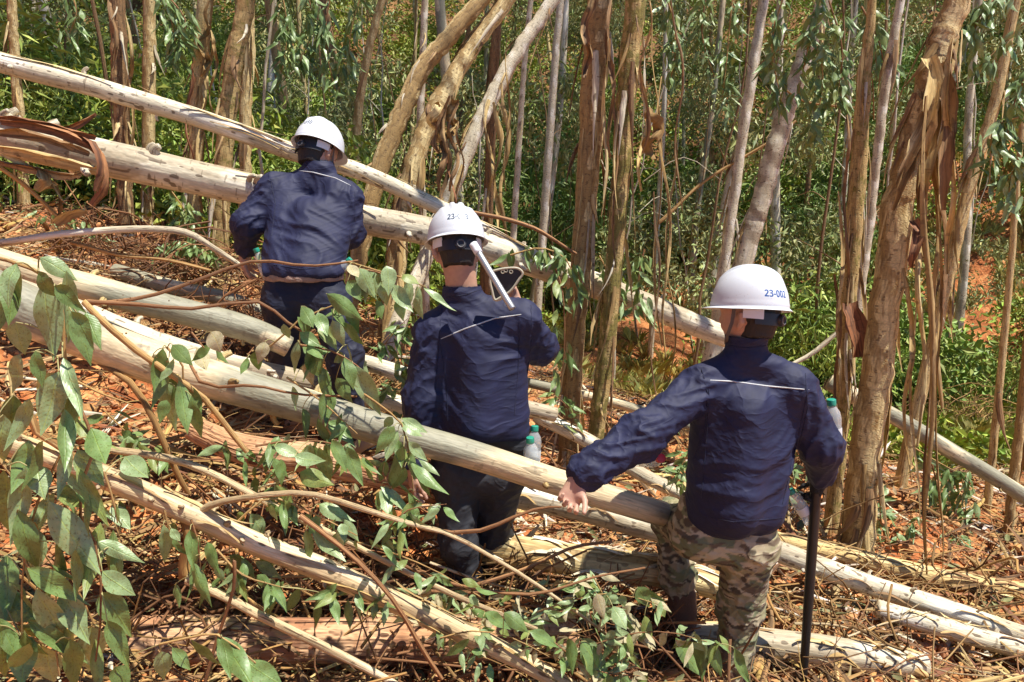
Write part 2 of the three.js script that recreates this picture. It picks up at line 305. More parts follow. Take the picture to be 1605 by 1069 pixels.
const T_NEAR = [
  { label: 'slim grey eucalyptus trunk behind the log ends, with brown bark low down', pts: [[40, 400, 20], [34, 240, 16], [24, 100, 14], [18, 0, 13]], f: 6.6, mat: 'tan', n: 8 },
  { label: 'orange brown eucalyptus trunk with ragged bark along its upper stem', pts: [[202, 400, 22], [196, 300, 22], [188, 130, 24], [184, 0, 22]], f: 6.4, mat: 'brown', n: 22 },
  { label: 'straight orange eucalyptus trunk with greenish foot behind the two sloping logs', pts: [[230, 350, 20], [233, 240, 19], [234, 100, 19], [234, 0, 17]], f: 6.9, mat: 'tan', n: 16 },
  { label: 'eucalyptus trunk shedding orange flaps of bark beside the forked bark-hung stem', pts: [[302, 425, 26], [306, 280, 22], [311, 150, 23], [321, 0, 22]], f: 6.2, mat: 'tan', n: 30 },
  { label: 'eucalyptus trunk bowed near the top, cream above and mossy tan below', pts: [[345, 410, 27], [350, 280, 25], [358, 170, 27], [371, 85, 27], [386, 0, 25]], f: 6.0, mat: 'moss', n: 34 },
  { label: 'thin brown eucalyptus trunk close behind the bowed mossy one', pts: [[384, 270, 18], [385, 180, 18], [387, 90, 17], [392, 0, 15]], f: 6.6, mat: 'tan', n: 16 },
  { label: 'leaning smooth tan eucalyptus trunk bent above the first worker', pts: [[558, 425, 27], [575, 340, 27], [600, 250, 29], [632, 170, 28], [664, 105, 27], [712, 48, 25], [760, -8, 24]], f: 5.6, df: .5, mat: 'tan', n: 10, opt: { long: .15 } },
  { label: 'leaning eucalyptus trunk with a thick collar of torn brown bark', pts: [[620, 425, 32], [633, 310, 30], [662, 220, 28], [688, 165, 34], [716, 112, 26], [750, 60, 25], [800, -8, 24]], f: 5.7, df: .5, mat: 'tan', n: 46, opt: { long: .35, wide: .035 } },
  { label: 'leaning cream eucalyptus trunk with dark strips hanging under it', pts: [[690, 345, 24], [708, 300, 22], [745, 205, 23], [775, 145, 23], [815, 75, 21], [872, -8, 20]], f: 5.9, df: .5, mat: 'pale', n: 40, opt: { long: .4 } },
  { label: 'thin upright cream eucalyptus stem between the leaning trunks', pts: [[662, 330, 12], [658, 220, 11], [662, 100, 11], [666, 0, 10]], f: 6.6, mat: 'pale', n: 8, opt: { long: .2, wide: .015 } },
  { label: 'slim smooth grey eucalyptus trunk standing alone before the dark thicket', pts: [[852, 350, 13], [858, 270, 13], [866, 150, 12], [874, 50, 11], [879, 0, 11]], f: 9, mat: 'pale', n: 0 },
  { label: 'stout orange brown eucalyptus trunk with split bark beside the mossy pale one', pts: [[893, 660, 32], [902, 520, 32], [914, 380, 33], [925, 230, 36], [932, 100, 36], [940, 0, 36]], f: 4.7, mat: 'tan', n: 40, opt: { long: .4, wide: .03 } },
  { label: 'eucalyptus trunk yellow with moss low down and cream above', pts: [[932, 695, 27], [944, 600, 27], [958, 470, 28], [972, 300, 27], [982, 150, 29], [996, 0, 30]], f: 4.55, mat: 'moss', n: 40, opt: { long: .4, wide: .022 } },
  { label: 'slender eucalyptus trunk half brown half grey leaning left of the bark heap', pts: [[1134, 425, 18], [1150, 310, 16], [1167, 190, 16], [1182, 90, 15], [1198, 0, 13]], f: 7.2, mat: 'pale', n: 8 },
  { label: 'tilted eucalyptus trunk rising out of a heap of fallen bark', pts: [[1172, 385, 30], [1192, 320, 29], [1216, 230, 29], [1238, 155, 27], [1268, 70, 24], [1292, 0, 22]], f: 6.6, mat: 'pale', n: 14 },
  { label: 'tall eucalyptus trunk with a dark brown flap of bark halfway up', pts: [[1304, 825, 24], [1315, 700, 24], [1324, 560, 24], [1334, 420, 25], [1345, 260, 25], [1355, 120, 20], [1367, 0, 12]], f: 4.7, mat: 'moss', n: 46, opt: { long: .45, wide: .022 } },
  { label: 'slim smooth cream eucalyptus trunk close behind the one with the dark flap', pts: [[1345, 470, 17], [1362, 355, 15], [1376, 230, 14], [1392, 110, 14], [1411, 0, 12]], f: 5.3, mat: 'pale', n: 4 },
  { label: 'thickest eucalyptus trunk, its bark peeled into long hanging rags', pts: [[1344, 850, 54], [1358, 700, 49], [1380, 540, 46], [1408, 330, 47], [1440, 190, 44], [1472, 80, 40], [1502, 0, 37]], f: 4.35, mat: 'tan', n: 60, opt: { long: .45, wide: .034, mats: ['ribbonTan', 'ribbonBrown', 'ribbonTan', 'ribbonGrey'] } },
  { label: 'thin crooked eucalyptus stem wrapped in tattered bark before the red bank', pts: [[1478, 470, 18], [1492, 410, 18], [1512, 320, 18], [1536, 235, 17], [1560, 160, 16], [1580, 60, 14]], f: 5.8, mat: 'tan', n: 26 },
  { label: 'thin bare tan sapling in front of the shadowed red bank', pts: [[1536, 890, 13], [1555, 720, 12], [1568, 590, 11], [1582, 440, 10], [1600, 220, 8]], f: 5.6, mat: 'tan', n: 2 },
  { label: 'thin tan sapling behind the low logs at the foot of the slope', pts: [[1572, 900, 16], [1588, 760, 15], [1601, 640, 14], [1625, 400, 12]], f: 5.2, mat: 'tan', n: 3 },
  { label: 'pair-twin pale stem beyond the collar of torn bark', pts: [[765, 330, 16], [770, 200, 15], [776, 80, 15], [782, 0, 14]], f: 7.4, mat: 'brown', n: 14 },
  { label: 'thin spotted pale stem right of the leaning cream trunk', pts: [[806, 345, 10], [815, 200, 9], [822, 100, 8], [832, 0, 8]], f: 7.2, mat: 'pale', n: 2 },
  { label: 'slim brown eucalyptus trunk rising behind the first worker’s helmet', pts: [[556, 265, 14], [562, 170, 13], [580, 70, 12], [598, 0, 11]], f: 8.5, mat: 'tan', n: 4 },
];
for (const t of T_NEAR) { const o = tree({ tall: 30, crown: .6, ...t }); t.o = o; }
const byLabel = s => T_NEAR.find(t => t.label.includes(s)).o;
reseed(303);
{ // long rags and strings of bark
  const big = byLabel('thickest');
  for (const [x, a, b, w, m] of [[1448, 150, 900, .016, 'ribbonTan'], [1455, 200, 930, .012, 'ribbonBrown'], [1440, 260, 700, .014, 'ribbonTan'], [1462, 120, 640, .02, 'ribbonGrey'], [1432, 320, 840, .01, 'ribbonTan'], [1470, 300, 930, .008, 'ribbonTan'], [1478, 100, 520, .022, 'ribbonBrown'], [1425, 420, 760, .012, 'ribbonGrey'], [1485, 60, 430, .016, 'ribbonTan']]) hanging(big, x, a, b, 4.18 + rr(-.08, .1), w * 1.25, m, { sway: 7 });
  for (const [x0, y0, x1, y1, w, m] of [[1452, 140, 1440, 330, .085, 'ribbonGrey'], [1462, 145, 1405, 290, .06, 'ribbonTan'], [1470, 100, 1478, 330, .08, 'ribbonBrown'], [1440, 200, 1400, 330, .045, 'ribbonGrey'], [1430, 345, 1428, 420, .05, 'ribbonRed'], [1455, 90, 1450, 250, .07, 'ribbonTan']]) {
    const A = at(x0, y0, 4.2), B = at(x1, y1, 4.12), pts = [A, A.clone().lerp(B, .3).add(V(.02, .03, .03)), A.clone().lerp(B, .65).add(V(-.02, 0, .06)), B];
    wpart('bark_flap', ribbon(pts, [w * .5, w * .6, w * .5, w * .15], V(1, 0, .3), { curl: 1, twist: rr(-.6, .6), s: x0 }), M[m], big);
  }
  const dk = byLabel('dark brown flap');
  wpart('bark_flap', ribbon([at(1330, 475, 4.6), at(1340, 510, 4.52), at(1346, 560, 4.5)], [.05, .06, .03], V(1, 0, .2), { curl: .7, s: 3 }), M.ribbonRed, dk);
  for (const [x, a, b] of [[1326, 180, 480], [1318, 300, 620], [1350, 420, 800], [1312, 430, 700]]) hanging(dk, x, a, b, 4.6, .014, pick(['ribbonBrown', 'ribbonTan']), { sway: 4 });
  const pm = byLabel('yellow with moss');
  for (const [x, a, b, w] of [[1012, 0, 240, .014], [1028, 20, 545, .008], [1040, 120, 560, .009], [1050, 200, 600, .006], [1022, 170, 250, .03], [1060, 0, 330, .006], [1002, 40, 300, .012], [1035, 300, 660, .007]]) hanging(pm, x, a, b, 4.4 + rr(-.1, .2), w * 1.3, pick(['ribbonTan', 'ribbonBrown', 'ribbonGrey']), { sway: 8 });
  const st = byLabel('stout orange');
  for (const [x, a, b, w] of [[958, 0, 250, .02], [950, 60, 340, .014], [925, 0, 120, .03], [965, 100, 420, .01]]) hanging(st, x, a, b, 4.5, w, pick(['ribbonBrown', 'ribbonTan', 'ribbonBrown']), { sway: 5 });
  const col = byLabel('thick collar');
  for (const [x, a, b, w] of [[700, 150, 330, .02], [712, 160, 300, .02], [694, 170, 300, .03], [676, 165, 240, .03], [720, 190, 340, .012], [706, 200, 400, .01], [685, 160, 220, .05], [705, 155, 215, .045]]) hanging(col, x, a, b, 5.6, w, pick(['ribbonBrown', 'ribbonTan', 'ribbonGrey', 'ribbonRed']), { sway: 6 });
  const cr = byLabel('dark strips');
  for (const [x, a, b, w] of [[790, 130, 380, .018], [778, 160, 360, .025], [765, 200, 370, .016], [795, 60, 300, .01]]) hanging(cr, x, a, b, 5.8, w, pick(['ribbonBrown', 'ribbonBrown', 'ribbonGrey']), { sway: 5 });
  const fk = byLabel('orange flaps');
  for (const [x, a, b, w] of [[330, 0, 140, .03], [338, 60, 200, .015], [322, 40, 120, .03], [296, 100, 300, .012]]) hanging(fk, x, a, b, 6.1, w, pick(['ribbonTan', 'ribbonRed', 'ribbonGrey']), { sway: 6 });
  const or_ = byLabel('ragged bark');
  for (const [x, a, b, w] of [[174, 0, 170, .02], [200, 20, 260, .018], [178, 60, 330, .012], [206, 120, 380, .012]]) hanging(or_, x, a, b, 6.3, w, pick(['ribbonTan', 'ribbonBrown', 'ribbonTan']), { sway: 5 });
}
// ---------------------------------------------------------------- trees in the hollow and up the hill
reseed(515);
{
  const spots = [];
  const FAR = [[95, 20], [150, 14], [265, 17], [295, 24], [420, 15], [440, 22], [480, 11], [505, 18], [530, 26], [575, 13], [640, 20], [690, 16], [735, 11], [745, 24], [830, 15], [905, 20], [1020, 14], [1080, 17], [1092, 11], [1060, 25], [1110, 22], [1225, 13], [1250, 20], [1290, 16], [1320, 24], [1395, 14], [1430, 19], [1500, 13], [1535, 21], [1575, 16], [60, 27], [210, 30], [350, 28], [400, 33], [610, 30], [660, 36], [790, 29], [860, 33], [960, 28], [1150, 31], [1200, 36], [1360, 29], [1480, 33], [1590, 28], [120, 36], [300, 40], [540, 42], [710, 44], [900, 42], [1040, 38], [1270, 42], [1420, 40], [20, 17], [-60, 14], [1660, 15], [1700, 24], [-80, 24], [30, 44], [1560, 44]];
  for (const [px, f] of FAR) {
    const x = (px - 802.5) / FOCAL * f / CP, g = onGround(x, f), h = rr(11, 16) + (px > 1150 && f < 22 ? 9 : 0), lean = rr(-.14, .2), d = rr(.09, .19);
    const bk = pick(['pale', 'pale', 'tan', 'grey', 'brown']), bn = { pale: 'cream', tan: 'tan', grey: 'grey patched', brown: 'dark brown' }[bk];
    const o = thing('forest_tree', `slim eucalyptus with ${bn} trunk among the undergrowth up the hill`, 'tree', g, `background eucalyptus trees with ${bn} trunks`);
    const bend = rr(-.5, .5), P = [V(0, -.1, 0), V(lean * 2, 2.2, rr(-.2, .2)), V(lean * 4 + bend * .3, 4.6, rr(-.3, .3)), V(lean * 6.2 + bend, h * .8, 0), V(lean * 7 + bend * 1.3, h, 0)];
    part('trunk', tube(P, [d / 2 * 1.15, d / 2, d * .44, d * .3, d * .1], { radial: 8, seg: 18, s: px }), M[bk], o);
    const nC = px > 1150 && f < 20 ? 1 : px > 880 && f < 22 ? 1 : px < 520 ? 2 : 3;
    for (let k = 0; k < nC; k++) { const t = k / nC, p = P[3].clone().lerp(P[4], t * 1.1), c = part('crown', pick(CROWNS), M.euc, o); c.position.copy(p).add(V(rr(-.7, .7), 0, rr(-.7, .7))); c.rotation.set(0, rr(0, 6), 0); c.scale.setScalar(rr(.75, 1.2)); }
    const nS = f < 14 ? 2 : 3;
    for (let k = 0; k < nS; k++) {                                 // leafy sprays on the stem
      const y = rr(1.2, Math.min(h * .75, .27 * f + 2.5)), c = part('leaf_spray', pick(TUFTS), M.euc, o); c.position.set(lean * y + rr(-.6, .6), y, rr(-.6, .6)); c.rotation.y = rr(0, 6); c.scale.setScalar(rr(.7, 1.3) * (f > 20 ? 1.35 : 1));
    }
  }
  for (let i = 0; i < 46; i++) {                                   // bare saplings and dead stems
    const f = 6.8 + 13 * rnd(), px = rr(0, 1605), x = (px - 802.5) / FOCAL * f / CP, g = onGround(x, f), h = rr(3, 7), d = rr(.022, .05), lean = rr(-.16, .2), dry = rnd() < .5;
    const o = thing('bare_sapling', dry ? 'thin dry brown sapling stem among the undergrowth' : 'thin pale sapling stem among the undergrowth', 'sapling', g, dry ? 'dry brown saplings' : 'pale saplings');
    part('trunk', tube([V(0, -.05, 0), V(lean * h * .3 + rr(-.1, .1), h * .35, rr(-.1, .1)), V(lean * h * .7, h * .7, 0), V(lean * h + rr(-.3, .3), h, 0)], [d / 2, d * .42, d * .3, d * .12], { radial: 6, seg: 14, s: i, wob: .03 }), M[dry ? 'brown' : 'pale'], o);
    for (let k = 0; k < 3; k++) { const y = rr(.3, .9) * h, a = rr(0, 6.3), L = rr(.3, .9), b = V(lean * y, y, 0); part('side_shoot', tube([b, b.clone().add(V(Math.cos(a) * L * .5, L * .3, Math.sin(a) * L * .5)), b.clone().add(V(Math.cos(a) * L, L * rr(-.1, .6), Math.sin(a) * L))], [d * .2, d * .15, d * .06], { radial: 4, seg: 6 }), M[dry ? 'brown' : 'pale'], o); }
  }
}
// ---------------------------------------------------------------- undergrowth
reseed(717);
function bush(px, f, s, kind, label, group, name = 'shrub') {
  const x = (px - 802.5) / FOCAL * f / CP, g = onGround(x, f), o = thing(name, label, 'shrub', g, group);
  const c = part('foliage', pick(kind === 'fern' || kind === 'needle' ? FERNS : BUSHES), M[kind], o); c.position.y = .5 * s; c.rotation.y = rr(0, 6.3); c.scale.set(s * rr(.85, 1.2), s * rr(.85, 1.2), s * rr(.85, 1.2));
  part('stem', tube([V(0, -.05, 0), V(rr(-.1, .1) * s, .3 * s, 0), V(rr(-.2, .2) * s, .7 * s, rr(-.1, .1))], [.012 * s, .01 * s, .004], { radial: 5, seg: 6 }), M.twig, o);
}
const BL = { bush: 'bright green broadleaf shrub in the undergrowth behind the trunks', thicket: 'deep green broadleaf shrub in the thicket of the hollow', fern: 'feathery fern-like shrub in the undergrowth', lime: 'yellow green shrub on the hill', needle: 'soft fine-leaved green shrub in the hollow' };
for (let i = 0; i < 150; i++) {
  const f = 8.2 + 22 * Math.pow(rnd(), 1.3), px = rr(-80, 1690), x = (px - 802.5) / FOCAL * f;
  if (Math.abs(x - 2.6 - (f - 12) * .3) < 2.3 && f < 21) continue;       // the track
  if (px > 1440 && f < 20 && rnd() < .85) continue;             // the bare bank
  const left = px < 560, kind = left ? pick(['bush', 'fern', 'fern', 'lime', 'bush']) : px > 1000 ? pick(['thicket', 'bush', 'fern', 'needle']) : pick(['bush', 'needle', 'thicket', 'fern', 'lime']);
  bush(px, f, rr(.8, 1.7) * (f > 16 ? 1.3 : 1), kind, BL[kind], kind + ' undergrowth'.replace('bush', 'bush'));
}
for (const [px, f, s, k] of [[120, 8.2, 1.3, 'fern'], [60, 8.6, 1.4, 'bush'], [250, 8.4, 1, 'fern'], [420, 8.5, 1.3, 'bush'], [470, 9, 1.5, 'bush'], [150, 9.6, 1.7, 'lime'], [380, 10, 1.7, 'fern'], [830, 17, 2.6, 'needle'], [870, 19, 3.2, 'needle'], [845, 23, 3.6, 'needle'], [1020, 22.5, 2.2, 'thicket'], [1060, 22.5, 2.4, 'thicket'], [1100, 23, 2.4, 'thicket'], [1140, 22, 2.4, 'thicket'], [980, 23, 2.4, 'thicket'], [1230, 9.5, 1.4, 'fern'], [1290, 9.2, 1.3, 'fern'], [1260, 11, 1.8, 'thicket'], [1180, 12, 1.8, 'thicket'], [1540, 10.5, .9, 'thicket'], [1600, 10, 1, 'fern'], [1600, 15, 1, 'fern'], [1470, 12, .9, 'thicket'], [1500, 17, 1.3, 'bush'], [1440, 16, 1.4, 'bush'], [30, 6.9, .8, 'fern'], [80, 7.2, .9, 'bush'], [140, 7.3, .9, 'fern'], [175, 7.6, 1, 'bush'], [255, 7.4, .9, 'thicket'], [270, 7.8, 1.1, 'fern'], [330, 7.6, .9, 'bush'], [410, 7.6, .9, 'fern'], [445, 8, 1, 'bush'], [10, 7.4, 1, 'lime'], [210, 8.4, 1.3, 'lime'], [500, 8.6, 1, 'fern'], [590, 8.4, .9, 'fern'], [650, 9, 1, 'bush'], [1400, 10, 1.4, 'thicket']]) bush(px, f, s, k, BL[k], k + ' undergrowth');
{ // low plants covering the hill: nobody could count them
  const mk = (geo, mat, name, label, n, place, size) => {
    const m = new THREE.InstancedMesh(geo, mat, n), d = new THREE.Object3D(), c = new THREE.Color(); m.name = name; m.castShadow = m.receiveShadow = true; let k = 0;
    for (let i = 0; i < n * 4 && k < n; i++) { const q = place(); if (!q) continue; d.position.copy(onGround(q[0], q[1], -.02)); d.rotation.set(rr(-.2, .2), rr(0, 6.3), rr(-.2, .2)); d.scale.setScalar(size() * (q[2] || 1)); d.updateMatrix(); m.setMatrixAt(k, d.matrix); const v = rr(.6, 1.3); m.setColorAt(k++, c.setRGB(v * rr(.9, 1.3), v, v * rr(.7, 1))); }
    m.count = k; scene.add(m); tag(m, label, 'undergrowth', null, 'stuff'); return m;
  };
  const clump = leafCloud(60, [.16, .14, .16], .075, .03, { clumps: 6, clumpR: .12, droop: 0, s: 5, hollow: 0 }), blades = [];
  reseed(9); for (let i = 0; i < 26; i++) { const a = rr(0, 6.3), L = rr(.12, .42), o = rr(.08, .3), w = .003; const c = Math.cos(a), s = Math.sin(a), x = c * .03 * rnd(), z = s * .03 * rnd(); blades.push(x - s * w, 0, z + c * w, x + s * w, 0, z - c * w, x + c * o * .4, L * .7, z + s * o * .4, x + s * w, 0, z - c * w, x + c * o, L, z + s * o, x + c * o * .4, L * .7, z + s * o * .4); }
  const bg = new THREE.BufferGeometry(); bg.setAttribute('position', new THREE.Float32BufferAttribute(blades, 3)); bg.setAttribute('color', new THREE.Float32BufferAttribute(new Array(blades.length).fill(1), 3)); bg.computeVertexNormals();
  const offTrack = (x, f) => Math.abs(x - 2.6 - (f - 12) * .3) > 2.3 + .5 * sn(f, x, 1) || f > 21;
  reseed(41);
  mk(clump, M.bush, 'ground_cover', 'low leafy plants covering the hillside floor', 16000, () => { const f = 7 + 40 * Math.pow(rnd(), 1.5), x = rr(-.85, .85) * f; return sn(x * .4, f * .4, 60) > -.35 && offTrack(x, f) && !(x > 5.8 && f > 10.5 && f < 19.5 && rnd() < .97) ? [x, f, f > 20 ? 2.2 : 1.2] : null; }, () => rr(.6, 1.7));
  mk(bg, M.grass, 'grass', 'tufts of long grass growing among the trunks in the hollow', 6000, () => { const f = 8 + 16 * Math.pow(rnd(), 1.2), x = rr(-.75, .75) * f; return sn(x * .5, f * .5, 70) > .0 && (offTrack(x, f) || rnd() < .4) ? [x, f] : null; }, () => rr(.3, .9));
}
// ---------------------------------------------------------------- felled trunks: [px, py, diameter in px, distance]
function felled(name, label, category, pts, mat, { stubs = 0, uneven = .035, radial = 18, group, wob = .006, strips = 0, stripMats = ['ribbonTan', 'ribbonBrown'], twigMat } = {}) {
  const P = pts.map(([x, y, , f]) => at(x, y, f)), R = pts.map(([, , w, f]) => w / ppm(f) / 2);
  let k0 = 0; P.forEach((p, i) => { if (p.y < P[k0].y) k0 = i; });
  const o = thing(name, label, category, P[k0].clone(), group);
  wpart(name === 'felled_trunk' ? 'trunk' : 'stem', tube(P, R, { radial, uneven, wob, s: pts[0][0] * .013 + pts[0][1] * .007 }), M[mat], o);
  const curve = new THREE.CatmullRomCurve3(P, false, 'centripetal'), rad = t => { const fi = t * (R.length - 1), k = Math.min(R.length - 2, Math.floor(fi)); return lerp(R[k], R[k + 1], fi - k); };
  for (let i = 0; i < stubs; i++) {
    const t = rr(.08, .92), p = curve.getPoint(t), T = curve.getTangent(t), r = rad(t), a = rr(0, 6.3), u = T.clone().cross(V(0, 1, 0)).normalize(), w = u.clone().cross(T), out = u.multiplyScalar(Math.cos(a)).addScaledVector(w, Math.sin(a));
    const q = r * rr(.14, .24), L = r * rr(.2, .7);
    wpart('branch_stub', tube([p.clone().addScaledVector(out, r * .8), p.clone().addScaledVector(out, r + L * .5), p.clone().addScaledVector(out, r + L).addScaledVector(T, L * .5)], [q * 1.5, q, q * .8], { radial: 7, seg: 5 }), M[twigMat || mat], o);
  }
  for (let i = 0; i < strips; i++) {
    const t = rr(.03, .85), dt = rr(.06, .2), r0 = rad(t), a0 = rr(-.4, 2.6), side0 = V(0, 0, 1), pp = [];
    for (let k = 0; k <= 4; k++) { const tt = Math.min(1, t + dt * k / 4), p = curve.getPoint(tt), T = curve.getTangent(tt), u = T.clone().cross(V(0, 1, 0)).normalize(), w = u.clone().cross(T), a = a0 + .3 * Math.sin(k); pp.push(p.addScaledVector(u.multiplyScalar(Math.cos(a)).addScaledVector(w, Math.sin(a)), rad(tt) * 1.03 + (k === 0 || k === 4 ? rr(.005, .03) : .004))); }
    wpart('bark_strip', ribbon(pp, [.004, r0 * rr(.1, .25), r0 * rr(.1, .28), r0 * .15, .003], side0, { curl: .4, s: rnd() * 30 }), M[pick(stripMats)], o);
  }
  return o;
}
reseed(202);
const LOGS = {};
LOGS.upper = felled('felled_trunk', 'slender cream felled trunk sloping above the thicker one behind the first worker', 'log', [[-190, 44, 34, 4.5], [0, 98, 30, 4.6], [150, 136, 30, 4.7], [300, 183, 28, 4.85], [460, 237, 27, 5.0], [560, 268, 25, 5.1], [690, 325, 23, 5.3], [800, 383, 21, 5.5], [900, 432, 18, 5.7]], 'pale', { stubs: 10, strips: 16, uneven: .02 });
LOGS.thick = felled('felled_trunk', 'thick cream felled trunk sloping down behind the first two workers to the standing pair', 'log', [[-190, 160, 66, 4.25], [0, 214, 60, 4.3], [200, 256, 56, 4.4], [400, 300, 49, 4.55], [570, 343, 46, 4.65], [690, 368, 44, 4.75], [880, 428, 42, 4.95], [1010, 478, 38, 5.15], [1140, 528, 34, 5.4]], 'pale', { stubs: 26, strips: 6, uneven: .02 });
{ // the torn sleeve of bark near its upper end
  const o = LOGS.thick;
  for (const [a, w, m] of [[[[0, 190, 4.1], [60, 198, 4.08], [130, 220, 4.1], [160, 245, 4.12], [165, 290, 4.1], [145, 322, 4.1]], .035, 'ribbonRed'], [[[-20, 205, 4.08], [70, 215, 4.05], [140, 240, 4.08]], .03, 'ribbonBrown'], [[[-20, 228, 4.05], [60, 240, 4.02], [150, 262, 4.05]], .03, 'ribbonTan'], [[[-20, 250, 4.08], [40, 262, 4.05], [110, 275, 4.08], [125, 270, 4.1]], .03, 'ribbonBrown'], [[[0, 240, 4.1], [50, 262, 4.06], [90, 290, 4.1]], .02, 'ribbonTan'], [[[40, 262, 4.1], [70, 270, 4.1], [95, 310, 4.12], [105, 320, 4.1]], .012, 'ribbonTan'], [[[60, 196, 4.15], [110, 200, 4.15], [150, 178, 4.2]], .02, 'ribbonRed'], [[[-20, 182, 4.2], [60, 192, 4.15], [150, 215, 4.15]], .03, 'ribbonRed'], [[[60, 265, 4.1], [75, 285, 4.05], [60, 300, 4.05]], .05, 'ribbonTan'], [[[120, 215, 4.1], [150, 228, 4.06], [160, 270, 4.05], [150, 300, 4.04]], .03, 'ribbonRed'], [[[85, 350, 4.2], [110, 335, 4.15], [135, 330, 4.15]], .03, 'ribbonTan'], [[[90, 345, 4.2], [95, 320, 4.15], [85, 280, 4.1]], .01, 'ribbonGrey']])
    wpart('bark_strip', ribbon(a.map(q => at(...q)), [w * .5, w, w * .9, w * .5], V(0, .8, .6), { curl: .9, twist: rr(-.5, .5), s: rnd() * 9 }), M[m], o);
}
LOGS.key = felled('felled_trunk', 'grey and cream felled trunk crossing in front of the second worker at thigh height', 'log', [[-160, 395, 92, 2.35], [0, 470, 84, 2.42], [110, 515, 76, 2.5], [230, 565, 68, 2.58], [350, 600, 62, 2.64], [470, 632, 56, 2.7], [600, 672, 52, 2.76], [720, 708, 47, 2.82], [860, 752, 44, 2.88], [1040, 806, 42, 3.0]], 'grey', { stubs: 12, uneven: .02, radial: 24, twigMat: 'tan' });
LOGS.behind = felled('felled_trunk', 'cream felled trunk lying just behind the grey one, across the first worker’s shins', 'log', [[-100, 420, 50, 2.95], [60, 470, 46, 3.05], [200, 520, 42, 3.15], [320, 562, 38, 3.3], [440, 590, 36, 3.6], [560, 618, 34, 3.95], [660, 645, 31, 4.05]], 'pale', { stubs: 8 });
LOGS.mid = felled('felled_trunk', 'grey topped felled trunk with a broken end in front of the first worker’s thigh', 'log', [[-100, 380, 48, 3.2], [40, 425, 46, 3.25], [180, 462, 44, 3.3], [300, 490, 42, 3.4], [400, 520, 40, 3.5], [452, 545, 34, 3.55]], 'grey', { stubs: 6, twigMat: 'tan' });
LOGS.midR = felled('felled_trunk', 'short stretch of cream trunk between the first and second workers', 'log', [[470, 548, 24, 4.0], [560, 566, 25, 3.95], [640, 590, 27, 3.9], [760, 625, 28, 3.95], [870, 650, 24, 4.05]], 'pale', { stubs: 4 });
LOGS.greyR = felled('felled_trunk', 'thin grey felled trunk passing behind the second worker and the standing pair', 'log', [[740, 575, 14, 5.0], [830, 600, 16, 5.0], [960, 630, 16, 5.2], [1100, 672, 16, 5.4]], 'grey', { stubs: 2 });
LOGS.ground = felled('felled_trunk', 'rough brown barked log lying on the clay under the branches', 'log', [[120, 998, 84, 2.66], [220, 1003, 84, 2.66], [420, 1006, 82, 2.68], [600, 1005, 78, 2.7], [770, 1000, 72, 2.74], [900, 1002, 62, 2.8]], 'rough', { stubs: 4, uneven: .05, strips: 8, radial: 22 });
LOGS.ground2 = felled('felled_trunk', 'brown log half buried behind the leaf clump, below the grey trunk', 'log', [[300, 672, 40, 3.1], [380, 705, 50, 3.1], [500, 722, 50, 3.12], [600, 745, 44, 3.16], [690, 775, 40, 3.2]], 'rough', { stubs: 2, uneven: .06 });
LOGS.a = felled('felled_trunk', 'pale peeled log on the ground behind the right-hand worker’s open palm', 'log', [[690, 758, 40, 3.5], [800, 775, 42, 3.5], [920, 800, 42, 3.5], [1040, 832, 42, 3.5], [1140, 850, 40, 3.55]], 'pale', { strips: 14, stubs: 3 });
LOGS.b = felled('felled_trunk', 'broad flaky yellowish log on the clay behind the raised boot', 'log', [[700, 848, 44, 3.2], [800, 862, 52, 3.2], [920, 880, 52, 3.2], [1040, 898, 50, 3.22], [1150, 925, 44, 3.3]], 'tan', { strips: 26, uneven: .06, stripMats: ['ribbonPale', 'ribbonTan', 'ribbonPale'] });
LOGS.c = felled('felled_trunk', 'pale log with a ragged end beside the foot of the black pole', 'log', [[1060, 1000, 50, 3.05], [1170, 1008, 52, 3.05], [1300, 1022, 54, 3.05], [1400, 1036, 50, 3.06], [1446, 1044, 40, 3.07]], 'pale', { strips: 16, stubs: 5, uneven: .05 });
LOGS.d = felled('felled_trunk', 'long smooth cream log running down past the thickest tree', 'log', [[1150, 838, 34, 3.75], [1240, 872, 36, 3.7], [1350, 912, 34, 3.65], [1480, 955, 33, 3.6], [1620, 1000, 32, 3.55], [1760, 1040, 30, 3.5]], 'pale', { stubs: 6, strips: 5 });
LOGS.e = felled('felled_trunk', 'cream log under the long smooth one, its end buried in bark litter', 'log', [[1375, 955, 30, 3.5], [1480, 985, 34, 3.45], [1620, 1022, 34, 3.4], [1760, 1055, 32, 3.35]], 'pale', { stubs: 3, strips: 8 });
LOGS.f = felled('felled_trunk', 'bark-covered log lying behind the foot of the thickest tree', 'log', [[1200, 842, 28, 4.2], [1330, 872, 30, 4.2], [1460, 905, 36, 4.15], [1600, 930, 38, 4.1], [1720, 950, 36, 4.1]], 'tan', { strips: 26, uneven: .07 });
LOGS.g = felled('felled_trunk', 'straight grey cream pole sloping down beyond the thickest tree', 'log', [[1300, 598, 27, 5.3], [1390, 648, 26, 5.2], [1500, 712, 26, 5.1], [1605, 776, 25, 5.0], [1720, 845, 24, 4.9]], 'grey', { stubs: 3, twigMat: 'tan' });
LOGS.h = felled('felled_trunk', 'thin branchy trunk below the thick cream one near the second worker’s shoulder', 'log', [[960, 462, 14, 5.6], [1060, 505, 14, 5.6], [1160, 545, 14, 5.6]], 'tan', { stubs: 3 });
LOGS.i = felled('felled_trunk', 'weathered grey trunk sunk in brush behind the first worker’s legs', 'log', [[180, 425, 22, 5.2], [270, 450, 24, 5.1], [380, 475, 22, 5.1], [430, 500, 20, 5.1]], 'grey', { stubs: 3, strips: 6 });
